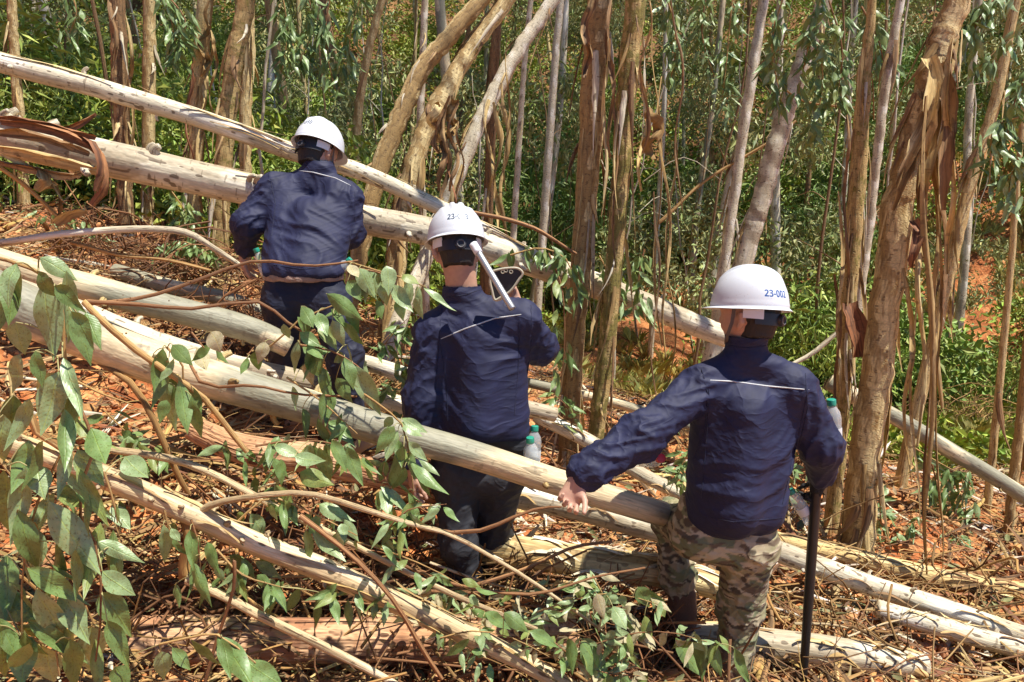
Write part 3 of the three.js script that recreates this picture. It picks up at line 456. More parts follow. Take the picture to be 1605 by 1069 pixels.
LOGS.j = felled('felled_trunk', 'pale barked log among litter between the boot and the second worker', 'log', [[560, 735, 30, 3.4], [660, 752, 34, 3.45], [760, 775, 30, 3.5]], 'pale', { strips: 10 });
LOGS.k = felled('felled_trunk', 'small cream trunk on the ground under the extended sleeve', 'log', [[840, 650, 24, 4.3], [930, 695, 24, 4.2], [1010, 745, 24, 4.1], [1080, 780, 22, 4.0]], 'pale', { stubs: 3, strips: 4 });

// ---------------------------------------------------------------- cut branches lying across the slope
const BR = {};
BR.d = felled('cut_branch', 'thick peeled yellowish branch lying across the brown log, with a forked stub', 'branch', [[-80, 665, 44, 2.05], [0, 692, 40, 2.1], [100, 726, 36, 2.14], [200, 762, 38, 2.18], [300, 805, 36, 2.22], [400, 850, 38, 2.26], [500, 888, 38, 2.3], [600, 930, 36, 2.34], [720, 988, 36, 2.38], [800, 1030, 32, 2.4], [900, 1085, 28, 2.42]], 'stick', { stubs: 18, uneven: .09, strips: 14, wob: .012, stripMats: ['ribbonBrown', 'ribbonTan', 'ribbonGrey'] });
{ const o = BR.d;
  wpart('side_branch', tube([at(292, 812, 2.22), at(297, 840, 2.2), at(288, 880, 2.2), at(290, 905, 2.2)], [.022, .018, .016, .02], { radial: 9, seg: 10, uneven: .12, s: 3 }), M.twig, o);
  wpart('side_branch', tube([at(296, 902, 2.2), at(340, 915, 2.2), at(420, 962, 2.2), at(520, 1020, 2.22), at(600, 1062, 2.24), at(660, 1095, 2.25)], [.017, .015, .014, .013, .012, .01], { radial: 9, uneven: .16, s: 5, wob: .02 }), M.stick, o);
  wpart('side_branch', tube([at(300, 800, 2.24), at(330, 788, 2.22), at(400, 780, 2.2), at(480, 774, 2.22), at(560, 795, 2.26), at(640, 820, 2.3), at(702, 838, 2.34), at(786, 890, 2.38), at(860, 938, 2.42), at(931, 981, 2.44), at(1000, 1030, 2.46)], [.015, .011, .0095, .009, .0088, .0086, .008, .0072, .0065, .0055, .004], { radial: 9, uneven: .16, s: 8, wob: .016 }), M.stick, o);
}
const thin = (label, pts, mat, o = {}) => felled('cut_branch', label, 'branch', pts.map(([x, y, w, f]) => [x, y, w * .82, f]), mat, { radial: 8, uneven: .16, wob: .02, ...o });
thin('straight pale branch with red buds crossing above the yellowish branch', [[150, 694, 16, 2.3], [240, 712, 15, 2.32], [320, 736, 15, 2.33], [420, 785, 14, 2.34], [520, 835, 13, 2.35], [640, 900, 12, 2.36], [740, 950, 11, 2.37], [840, 990, 9, 2.38]], 'stick', { stubs: 8 });
thin('curved cream pole arching over the brush before the first worker', [[-60, 385, 16, 4.1], [0, 381, 15, 4.1], [100, 368, 14, 4.1], [230, 358, 14, 4.12], [290, 364, 13, 4.15], [340, 392, 11, 4.2], [400, 432, 9, 4.3]], 'pale', { stubs: 3, wob: .005 });
thin('long red brown branch dipping from the grey trunk to the clay', [[135, 472, 12, 2.2], [170, 500, 13, 2.2], [220, 540, 13, 2.22], [285, 588, 12, 2.25], [325, 622, 11, 2.28], [360, 670, 10, 2.3], [390, 708, 9, 2.32]], 'twig', { stubs: 6 });
thin('pinkish twig arching to the outstretched hand', [[640, 812, 10, 2.5], [690, 833, 9, 2.5], [760, 834, 8, 2.5], [800, 818, 7, 2.5], [850, 798, 5, 2.5], [880, 795, 4, 2.48]], 'redtwig', { stubs: 3 });
thin('brown branch bending down over the brown log', [[470, 808, 11, 2.1], [530, 845, 10, 2.1], [580, 890, 10, 2.1], [625, 945, 9, 2.1], [660, 1000, 9, 2.1], [700, 1060, 8, 2.1]], 'redtwig', { stubs: 6 });
thin('grey brown stick leaning against the clay under the grey trunk', [[155, 570, 11, 2.5], [200, 602, 12, 2.5], [240, 660, 12, 2.5], [280, 735, 12, 2.5], [300, 775, 11, 2.52]], 'twig', { stubs: 3 });
thin('crooked orange branch stub by the hanging leaves', [[0, 640, 14, 2.0], [35, 645, 15, 2.0], [50, 680, 15, 2.02], [90, 705, 14, 2.05], [130, 735, 12, 2.08]], 'twig', { stubs: 4 });
thin('long red twig reaching from the leaf clump past the first worker’s belt', [[140, 472, 8, 2.5], [220, 460, 7, 2.55], [310, 435, 7, 2.6], [400, 410, 6, 2.65], [480, 414, 5, 2.7], [560, 402, 4, 2.75]], 'redtwig', { stubs: 6 });
thin('pale twig crossing the dark thighs of the first worker', [[140, 470, 9, 2.4], [220, 470, 8, 2.42], [300, 476, 7, 2.45], [405, 470, 6, 2.5], [450, 505, 5, 2.5], [480, 520, 4, 2.5]], 'redtwig', { stubs: 5 });
thin('brown twig forking above the grey trunk', [[290, 545, 6, 2.5], [320, 600, 7, 2.4], [400, 598, 6, 2.42], [470, 612, 5, 2.45], [560, 615, 4, 2.5]], 'redtwig', { stubs: 4 });
thin('upright dry stick crossing the brown log', [[365, 875, 8, 2.15], [360, 920, 8, 2.15], [335, 1000, 7, 2.15], [325, 1069, 7, 2.15]], 'redtwig', { stubs: 3 });
thin('grey dry branch in the brush behind the standing logs', [[0, 260, 8, 4.3], [40, 290, 8, 4.35], [80, 330, 7, 4.4], [110, 360, 6, 4.45]], 'twig');
thin('thin pale branch among the brush before the bowed tree', [[110, 378, 8, 4.4], [180, 400, 8, 4.4], [250, 405, 7, 4.45], [330, 425, 6, 4.5]], 'twig', { stubs: 4 });
thin('curved orange branch beside the helmet of the second worker', [[742, 333, 8, 4.6], [790, 338, 9, 4.6], [830, 352, 8, 4.6], [860, 368, 7, 4.6], [905, 395, 6, 4.6]], 'redtwig', { stubs: 3 });
thin('thin whip-like branch arching behind the tall right trunks', [[1225, 140, 3, 6.2], [1250, 155, 3.5, 6.2], [1290, 165, 3.5, 6.2], [1340, 170, 3, 6.2]], 'twig');
thin('bare straight branch slanting through the hollow', [[1030, 350, 6, 7.2], [1100, 290, 6, 7.2], [1180, 240, 5, 7.2], [1250, 190, 4, 7.2]], 'twig', { stubs: 3 });
thin('dry white stick in the brush beside the right helmet', [[1200, 590, 8, 5.2], [1270, 555, 9, 5.2], [1310, 520, 8, 5.2], [1345, 490, 6, 5.2]], 'pale');
thin('thin reddish twig over the drying leaves at the walking boots', [[620, 870, 6, 2.4], [720, 920, 6, 2.4], [830, 935, 6, 2.4], [930, 905, 5, 2.42], [1010, 890, 4, 2.44]], 'redtwig', { stubs: 3 });
thin('thin brown branch over the clay between the logs', [[740, 925, 9, 2.7], [820, 895, 8, 2.75], [900, 860, 7, 2.8], [960, 850, 6, 2.8]], 'redtwig', { stubs: 3 });
// loose twigs through the brush: each of them lies on its own
reseed(88);
for (let i = 0; i < 270; i++) {
  const zone = i % 6, [x0, x1, y0, y1] = [[420, 1000, 800, 1060], [150, 700, 560, 800], [0, 420, 330, 460], [1180, 1600, 840, 1060], [560, 900, 560, 700], [780, 1060, 780, 960]][zone];
  const px = rr(x0, x1), py = rr(y0, y1), g = hitGround(px, py), f = Math.max(2, g - rr(.0, .35)), p = at(px, py, f), L = rr(.25, .9), a = rr(-.7, .9), az = rr(-.6, .6), d = V(Math.cos(a) * Math.cos(az), -Math.sin(a) * .6, Math.sin(az));
  const q = [p.clone().addScaledVector(d, -L / 2), p.clone().add(V(rr(-.03, .03), rr(-.03, .04), rr(-.03, .03))), p.clone().addScaledVector(d, L / 2)].map(v => { v.y = Math.max(v.y, groundH(v.x, -v.z) + .01); return v; });
  const r = rr(.0022, .007), m = pick(['redtwig', 'twig', 'redtwig', 'stick']);
  const lab = { redtwig: 'thin reddish brown twig lying loose among the cut branches', twig: 'thin tan twig lying loose among the cut branches', stick: 'thin pale dry stick lying loose among the cut branches' }[m];
  const o = thing('loose_twig', lab, 'twig', q[0].clone(), { redtwig: 'loose reddish twigs', twig: 'loose tan twigs', stick: 'loose pale sticks' }[m]);
  wpart('stem', tube(q, [r, r * .9, r * .5], { radial: 6, seg: 10, uneven: .1, wob: .012, s: i }), M[m], o);
  if (rnd() < .7) { const c = q[1].clone().lerp(q[2], rr(0, .5)), e = c.clone().addScaledVector(d, L * rr(.15, .35)).add(V(rr(-.06, .06), rr(-.02, .16), rr(-.06, .06))); wpart('side_shoot', tube([c, c.clone().lerp(e, .5).add(V(0, .01, 0)), e], [r * .6, r * .5, r * .3], { radial: 5, seg: 6 }), M[m], o); }
}
// ---------------------------------------------------------------- smooth bodies: distance fields meshed with surface nets
const smin = (a, b, k) => { const h = Math.max(k - Math.abs(a - b), 0) / k; return Math.min(a, b) - h * h * k * .25; };
const bone = (a, ra, b, rb, o) => ({ a, b, ra, rb, ax: b.x - a.x, ay: b.y - a.y, az: b.z - a.z, L2: Math.max(1e-9, a.distanceToSquared(b)), ...o });
function bd(q, x, y, z) {
  const dx = x - q.a.x, dy = y - q.a.y, dz = z - q.a.z; let t = (dx * q.ax + dy * q.ay + dz * q.az) / q.L2; const tc = t < 0 ? 0 : t > 1 ? 1 : t;
  const ex = dx - q.ax * tc, ey = dy - q.ay * tc, ez = dz - q.az * tc; let d = Math.sqrt(ex * ex + ey * ey + ez * ez) - (q.ra + (q.rb - q.ra) * tc);
  if (q.cut) d = Math.max(d, (t - 1) * Math.sqrt(q.L2));           // flat end: a cuff or a hem
  return d;
}
const field = (bones, k) => (x, y, z) => { let d = 9; for (const q of bones) d = smin(d, bd(q, x, y, z), q.k || k); return d; };
function boxOf(bones, m) { const lo = [9e9, 9e9, 9e9], hi = [-9e9, -9e9, -9e9]; for (const q of bones) for (const [p, r] of [[q.a, q.ra], [q.b, q.rb]]) ['x', 'y', 'z'].forEach((c, i) => { lo[i] = Math.min(lo[i], p[c] - r - m); hi[i] = Math.max(hi[i], p[c] + r + m); }); return [lo, hi]; }
function nets(fn, [lo, hi], h) {
  const n = [0, 1, 2].map(i => Math.ceil((hi[i] - lo[i]) / h) + 2), [nx, ny, nz] = n, F = new Float32Array(nx * ny * nz);
  const C4 = 4;                                                    // coarse pass first, fine cells only near the surface
  for (let k0 = 0; k0 < nz; k0 += C4) for (let j0 = 0; j0 < ny; j0 += C4) for (let i0 = 0; i0 < nx; i0 += C4) {
    const c = fn(lo[0] + (i0 + 1.5) * h, lo[1] + (j0 + 1.5) * h, lo[2] + (k0 + 1.5) * h), far = Math.abs(c) > h * 6;
    for (let k = k0; k < Math.min(nz, k0 + C4); k++) for (let j = j0; j < Math.min(ny, j0 + C4); j++) for (let i = i0; i < Math.min(nx, i0 + C4); i++) F[(k * ny + j) * nx + i] = far ? c : fn(lo[0] + i * h, lo[1] + j * h, lo[2] + k * h);
  }
  const id = new Int32Array(nx * ny * nz).fill(-1), pos = [], idx = [], st = [1, nx, nx * ny];
  const E = [[0, 1], [0, 2], [0, 4], [1, 3], [1, 5], [2, 3], [2, 6], [3, 7], [4, 5], [4, 6], [5, 7], [6, 7]];
  for (let k = 0; k < nz - 1; k++) for (let j = 0; j < ny - 1; j++) for (let i = 0; i < nx - 1; i++) {
    const b = (k * ny + j) * nx + i, v = []; let m = 0;
    for (let c = 0; c < 8; c++) { v[c] = F[b + (c & 1) + (c >> 1 & 1) * st[1] + (c >> 2) * st[2]]; if (v[c] < 0) m |= 1 << c; }
    if (m === 0 || m === 255) continue;
    let x = 0, y = 0, z = 0, q = 0;
    for (const [a, c] of E) if ((v[a] < 0) !== (v[c] < 0)) { const t = v[a] / (v[a] - v[c]); x += lerp(a & 1, c & 1, t); y += lerp(a >> 1 & 1, c >> 1 & 1, t); z += lerp(a >> 2, c >> 2, t); q++; }
    id[b] = pos.length / 3; pos.push(lo[0] + (i + x / q) * h, lo[1] + (j + y / q) * h, lo[2] + (k + z / q) * h);
  }
  for (let k = 1; k < nz - 1; k++) for (let j = 1; j < ny - 1; j++) for (let i = 1; i < nx - 1; i++) {
    const b = (k * ny + j) * nx + i, s0 = F[b] < 0;
    for (let a = 0; a < 3; a++) {
      if ((F[b + st[a]] < 0) === s0) continue;
      const u = st[(a + 1) % 3], w = st[(a + 2) % 3], p = id[b], q = id[b - u], r = id[b - u - w], t = id[b - w];
      if (p < 0 || q < 0 || r < 0 || t < 0) continue;
      s0 ? idx.push(p, q, r, p, r, t) : idx.push(p, r, q, p, t, r);
    }
  }
  const g = new THREE.BufferGeometry(); g.setAttribute('position', new THREE.Float32BufferAttribute(pos, 3)); g.setIndex(idx); g.computeVertexNormals(); return g;
}
// folds of cloth: rings round the limbs, long slanting pulls over the trunk of the body
function relax(g, n = 2) {
  const P = g.attributes.position, I = g.index.array, c = P.count;
  for (let it = 0; it < n; it++) {
    const A = new Float32Array(c * 3), K = new Float32Array(c);
    for (let i = 0; i < I.length; i += 3) for (let e = 0; e < 3; e++) { const p = I[i + e], q = I[i + (e + 1) % 3]; A[p * 3] += P.array[q * 3]; A[p * 3 + 1] += P.array[q * 3 + 1]; A[p * 3 + 2] += P.array[q * 3 + 2]; K[p]++; }
    for (let i = 0; i < c; i++) if (K[i]) for (let e = 0; e < 3; e++) P.array[i * 3 + e] = lerp(P.array[i * 3 + e], A[i * 3 + e] / K[i], .6);
  }
  g.computeVertexNormals(); return g;
}
function crease(g, bones, { amp = .006, s = 0, dir = V(.5, .85, .2), tr = 1 } = {}) {
  relax(g);
  const P = g.attributes.position, N = g.attributes.normal, side = V(0, 0, 1).cross(dir).normalize(), free = bones.map(b => ({ ...b, cut: 0 }));
  for (const q of free) { q.L = Math.sqrt(q.L2); q.T = V(q.ax, q.ay, q.az).normalize(); q.U = V(.3, .1, 1).cross(q.T).normalize(); q.W = q.T.clone().cross(q.U); }
  const sharp = w => Math.pow(1 - Math.abs(w), 2.6) * 1.7 - .45;
  for (let i = 0; i < P.count; i++) {
    const x = P.getX(i), y = P.getY(i), z = P.getZ(i); let dl = 0, wl = 0, dt = 0, wt = 0;
    for (const q of free) {
      const d = bd(q, x, y, z); if (d > .05) continue; const wgt = Math.exp(-Math.max(0, d + .03) * 45);
      if (!q.limb) { wt += wgt; continue; }
      const ex = x - q.a.x, ey = y - q.a.y, ez = z - q.a.z, t = ex * q.T.x + ey * q.T.y + ez * q.T.z, cu = ex * q.U.x + ey * q.U.y + ez * q.U.z, cw = ex * q.W.x + ey * q.W.y + ez * q.W.z, r = Math.hypot(cu, cw) || 1, c = cu / r, v = cw / r;
      const slant = .5 * c + .35 * v, w = sn(t * 8.5 + slant * 1.6 + s, c * .75 + s * 2, v * .75), w2 = sn(t * 19 - slant * 2.2, c * 1.3 + s, v * 1.3 + 7), bendy = .55 + .75 * Math.max(Math.exp(-((t / .09) ** 2)), Math.exp(-(((t - q.L) / .1) ** 2)));
      dl += wgt * (q.fold || 1) * bendy * (1.35 * sharp(w) + .42 * sharp(w2)); wl += wgt;
    }
    if (wt > .001) {
      const u = x * dir.x + y * dir.y + z * dir.z, v = x * side.x + y * side.y + z * side.z, wob = .7 * sn(x * 2.2, y * 2.2, s);
      const w = sn(u * 6.5 + wob + s, v * 1.5 + s, z * 1.2), w2 = sn(u * 15 + wob * 1.5, v * 3.2, s + z * 2), m = .3 + .7 * clamp(.5 + sn(x * 3.2, y * 3.2, s + 9));
      dt = tr * m * (1.3 * sharp(w) + .55 * sharp(w2));
    }
    const d = amp * (dl + dt * wt) / Math.max(1e-6, wl + wt);
    P.setXYZ(i, x + N.getX(i) * d, y + N.getY(i) * d, z + N.getZ(i) * d);
  }
  return relax(g, 1);
}
const boxUv = (g, k) => { const P = g.attributes.position, uv = []; for (let i = 0; i < P.count; i++) uv.push((P.getX(i) + .6 * P.getZ(i)) * k, P.getY(i) * k + .3 * P.getZ(i) * k); g.setAttribute('uv', new THREE.Float32BufferAttribute(uv, 2)); return g; };
// ---------------------------------------------------------------- cloth, skin, helmet materials
const weave = tex(256, 256, (u, v) => gray(.5 + .18 * Math.sin(u * 2 * Math.PI * 64) + .18 * Math.sin(v * 2 * Math.PI * 64) + .3 * (fb(u, v, 12, 12, 3, 5) - .5)), false);
const clothCol = tex(256, 256, (u, v) => { const a = .82 + .2 * fb(u, v, 10, 10, 4, 3) + .08 * (fb(u, v, 90, 90, 1, 2) - .5), du = sstep(.6, .8, fb(u, v, 7, 7, 5, 44)) * .1; return [a + du, a + du * .7, a + du * .2]; });
const rumple = tex(512, 512, (u, v) => { const w = .08 * (fb(u, v, 3, 3, 3, 51) - .5), r1 = 1 - Math.abs(2 * fb(u + w, v - w, 4, 9, 4, 71) - 1), r2 = 1 - Math.abs(2 * fb(u + v, v + w, 5, 7, 4, 83) - 1); return gray(.45 * Math.pow(r1, 4) + .4 * Math.pow(r2, 5)  + .1 * fb(u, v, 24, 24, 2, 9)); }, false);
const cloth = (r, g, b, ro = .72) => new THREE.MeshPhysicalMaterial({ color: new THREE.Color().setRGB(r, g, b), map: clothCol, bumpMap: rumple, bumpScale: .0048, roughness: ro, sheen: .18, sheenRoughness: .45, sheenColor: new THREE.Color(.2, .22, .34) });
M.navy = cloth(.0108, .0136, .056); M.navyTrouser = cloth(.013, .016, .04); M.charcoal = cloth(.034, .036, .045); M.glove = cloth(.018, .018, .02, .8); M.tanCloth = cloth(.42, .27, .2);
M.camo = new THREE.MeshStandardMaterial({ vertexColors: true, roughness: .85, bumpMap: rumple, bumpScale: .009 });
M.skin = new THREE.MeshPhysicalMaterial({ color: new THREE.Color().setRGB(.50, .285, .195), roughness: .55, vertexColors: true });
M.hair = new THREE.MeshStandardMaterial({ color: new THREE.Color().setRGB(.018, .015, .013), roughness: .65 });
M.boot = new THREE.MeshStandardMaterial({ color: new THREE.Color().setRGB(.14, .075, .045), roughness: .75, bumpMap: soilBmp, bumpScale: .004 });
M.shoe = new THREE.MeshStandardMaterial({ color: new THREE.Color().setRGB(.36, .24, .15), roughness: .8 });
M.blackPlastic = new THREE.MeshStandardMaterial({ color: new THREE.Color().setRGB(.022, .022, .025), roughness: .45 });
M.greyPlastic = new THREE.MeshStandardMaterial({ color: new THREE.Color().setRGB(.1, .1, .105), roughness: .5 });
M.whitePlastic = new THREE.MeshStandardMaterial({ color: new THREE.Color().setRGB(.72, .73, .75), roughness: .5 });
M.strap = new THREE.MeshStandardMaterial({ color: new THREE.Color().setRGB(.12, .10, .085), roughness: .9 });
M.piping = new THREE.MeshStandardMaterial({ color: new THREE.Color().setRGB(.5, .5, .5), roughness: .5 });

function helmetShell(text, color, uText, vText, size) {
  const cv = document.createElement('canvas'); cv.width = 2048; cv.height = 512; const c = cv.getContext('2d');
  c.fillStyle = '#f1f3f5'; c.fillRect(0, 0, 2048, 512);
  c.save(); c.translate(((uText + .5) % 1) * 2048, vText * 512); c.scale(1.0, .86); c.fillStyle = color; c.font = `bold ${size}px sans-serif`; c.textAlign = 'center'; c.textBaseline = 'middle'; c.fillText(text, 0, 0); c.restore();
  let s0 = 5; const r0 = () => (s0 = (s0 * 16807) % 2147483647) / 2147483647;                       // scuffs and dust specks
  for (let i = 0; i < 40; i++) { c.strokeStyle = `rgba(110,95,75,${.12 + .2 * r0()})`; c.lineWidth = 1 + r0(); const x = r0() * 2048, y = 120 + r0() * 380; c.beginPath(); c.moveTo(x, y); c.lineTo(x + 60 * (r0() - .5), y + 40 * (r0() - .5)); c.stroke(); }
  for (let i = 0; i < 420; i++) { c.fillStyle = `rgba(130,100,70,${.08 + .25 * r0()})`; const q = 1 + 3 * r0(); c.fillRect(r0() * 2048, r0() * 512, q * (1 + 4 * r0()), q); }
  const map = new THREE.CanvasTexture(cv); map.colorSpace = THREE.SRGBColorSpace; map.wrapS = THREE.RepeatWrapping;
  const mat = new THREE.MeshPhysicalMaterial({ map, color: new THREE.Color(.7, .715, .745), roughness: .45, clearcoat: .12, clearcoatRoughness: .35 });
  const nu = 96, nv = 40, pos = [], uv = [], idx = [];
  for (const inner of [0, 1]) for (let i = 0; i <= nv; i++) for (let j = 0; j <= nu; j++) {
    const t = i / nv, ph = j / nu * 2 * Math.PI, x = Math.sin(ph), z = Math.cos(ph);               // ph = 0 is the back, z points backward
    const a = Math.min(1, t / .86) * Math.PI / 2, front = Math.max(0, -z);
    let r = Math.pow(Math.sin(a), .86), y = .150 * Math.pow(Math.max(0, Math.cos(a)), .92);
    const e = sstep(.86, 1, t), brim = .014 + .028 * Math.pow(front, 3);
    let X = x * (.121 * r + e * brim), Z = z * (.146 * r + e * brim); y -= e * (.012 - .006 * front);
    y += .0045 * sstep(.74, .8, t) * (1 - sstep(.8, .86, t)) * 0;
    const rim = sstep(.80, .83, t) * (1 - sstep(.84, .87, t)); X *= 1 + .012 * rim; Z *= 1 + .012 * rim;   // step above the brim
    const lat = X, ridge = sstep(.034, .024, Math.abs(lat)) * (1 - sstep(.5, .72, t)) * (z < .3 ? 1 : sstep(.62, .42, t)), groove = sstep(.012, .006, Math.abs(lat)) * (1 - sstep(.42, .6, t));
    y += .012 * ridge - .008 * groove;
    for (const sd of [-1, 1]) y += .005 * Math.exp(-(((lat - sd * .062) / .012) ** 2)) * (1 - sstep(.45, .62, t));
    const k = inner ? .965 : 1; pos.push(X * k, y * k - (inner ? .001 : 0), Z * k); uv.push(j / nu + .5, 1 - t);
  }
  const W = nu + 1, H = (nv + 1) * W;
  for (const inner of [0, 1]) for (let i = 0; i < nv; i++) for (let j = 0; j < nu; j++) { const a = inner * H + i * W + j; inner ? idx.push(a, a + 1, a + W, a + 1, a + W + 1, a + W) : idx.push(a, a + W, a + 1, a + 1, a + W, a + W + 1); }
  for (let j = 0; j < nu; j++) { const a = nv * W + j, b = H + a; idx.push(a, b, a + 1, a + 1, b, b + 1); }
  const g = new THREE.BufferGeometry(); g.setAttribute('position', new THREE.Float32BufferAttribute(pos, 3)); g.setAttribute('uv', new THREE.Float32BufferAttribute(uv, 2)); g.setIndex(idx); g.computeVertexNormals();
  return { g, mat };
}
function band(r1, r2, y0, y1, a0, a1, drop = 0) {                  // strip round the head, thick 3 mm; a = 0 is the back
  const pos = [], idx = [], n = 40;
  for (let j = 0; j <= n; j++) { const a = lerp(a0, a1, j / n), dy = drop * Math.cos(a); for (const [k, y] of [[1, y0], [1, y1], [.965, y1], [.965, y0]]) pos.push(Math.sin(a) * r1 * k, y + dy, Math.cos(a) * r2 * k); }
  for (let j = 0; j < n; j++) for (let c = 0; c < 4; c++) { const a = j * 4 + c, b = j * 4 + (c + 1) % 4; idx.push(a, a + 4, b, b, a + 4, b + 4); }
  const g = new THREE.BufferGeometry(); g.setAttribute('position', new THREE.Float32BufferAttribute(pos, 3)); g.setIndex(idx); g.computeVertexNormals(); return g;
}
// hand: wrist, direction to the fingers, palm normal, side of the thumb, curl of the fingers
function handBones(W, u, n, ts, curl, spread = 1, k = 1) {
  u = u.clone().normalize(); n = n.clone().sub(u.clone().multiplyScalar(n.dot(u))).normalize(); const s = u.clone().cross(n).multiplyScalar(ts), out = [];
  const mv = (p, a, b, c) => p.clone().addScaledVector(u, a * k).addScaledVector(s, b * k).addScaledVector(n, c * k);
  out.push(bone(mv(W, -.05, 0, 0), .026 * k, mv(W, .005, 0, 0), .025 * k));
  const len = [.056, .072, .079, .073];
  for (let i = 0; i < 4; i++) {
    const K = mv(W, .088 - .006 * Math.abs(i - 2), (-.031 + .0205 * i) * (1 + .08 * spread), 0);
    out.push(bone(mv(W, .006, (-.016 + .011 * i), 0), .0185 * k, K, .0125 * k, { k: .02 }));
    let p = K, ang = 0; const fan = (-.16 + .1 * i) * spread;
    [.45, .3, .25].forEach((q, j) => { ang += curl * [.55, .75, .5][j] * (1 - .12 * (i - 1)); const d = u.clone().multiplyScalar(Math.cos(ang)).addScaledVector(n, Math.sin(ang)).addScaledVector(s, fan * Math.cos(ang)).normalize(), e = p.clone().addScaledVector(d, len[i] * q * k * 1.05); out.push(bone(p, (.0098 - .0009 * j) * k, e, (.0092 - .0011 * j) * k, { k: .004 })); p = e; });
  }
  let p = mv(W, .018, .022, .006); out.push(bone(mv(W, .012, .012, .006), .02 * k, mv(W, .05, .032, .014), .017 * k, { k: .02 }));
  p = mv(W, .042, .036, .012); let d = s.clone().multiplyScalar(.55).addScaledVector(u, .75).addScaledVector(n, .25 + .25 * curl).normalize();
  for (const [L, r] of [[.034, .0125], [.03, .0108], [.024, .0095]]) { const e = p.clone().addScaledVector(d, L * k); out.push(bone(p, r * k, e, r * .9 * k, { k: .006 })); p = e; d = d.clone().multiplyScalar(.9).addScaledVector(u, .25).addScaledVector(n, .15 * curl).addScaledVector(s, -.12 * curl).normalize(); }
  return out;
}
function camoPaint(g) {
  const P = g.attributes.position, col = [], pal = [[.36, .295, .185], [.28, .25, .135], [.175, .185, .095], [.13, .092, .056], [.46, .39, .26], [.085, .066, .042]];
  const bl = (c, d, t) => mix3(c, d, t);
  for (let i = 0; i < P.count; i++) {
    const x = P.getX(i), y = P.getY(i), z = P.getZ(i), f = (s, a, b) => sn((x + .7 * z) * a + s + .5 * sn(x * 5, y * 5, s), y * b + .35 * sn(x * 12, y * 6, s), z * a * .5 + s);
    let c = bl(pal[0], pal[1], sstep(-.25, .3, f(1, 5, 6))); c = bl(c, pal[2], sstep(.16, .24, f(5, 6, 9))); c = bl(c, pal[4], sstep(.4, .46, f(14, 8, 22))); c = bl(c, pal[3], sstep(.42, .47, f(9, 7, 20))); c = bl(c, pal[5], sstep(.55, .6, f(21, 9, 27)));
    col.push(...c);
  }
  g.setAttribute('color', new THREE.Float32BufferAttribute(col, 3)); return g;
}
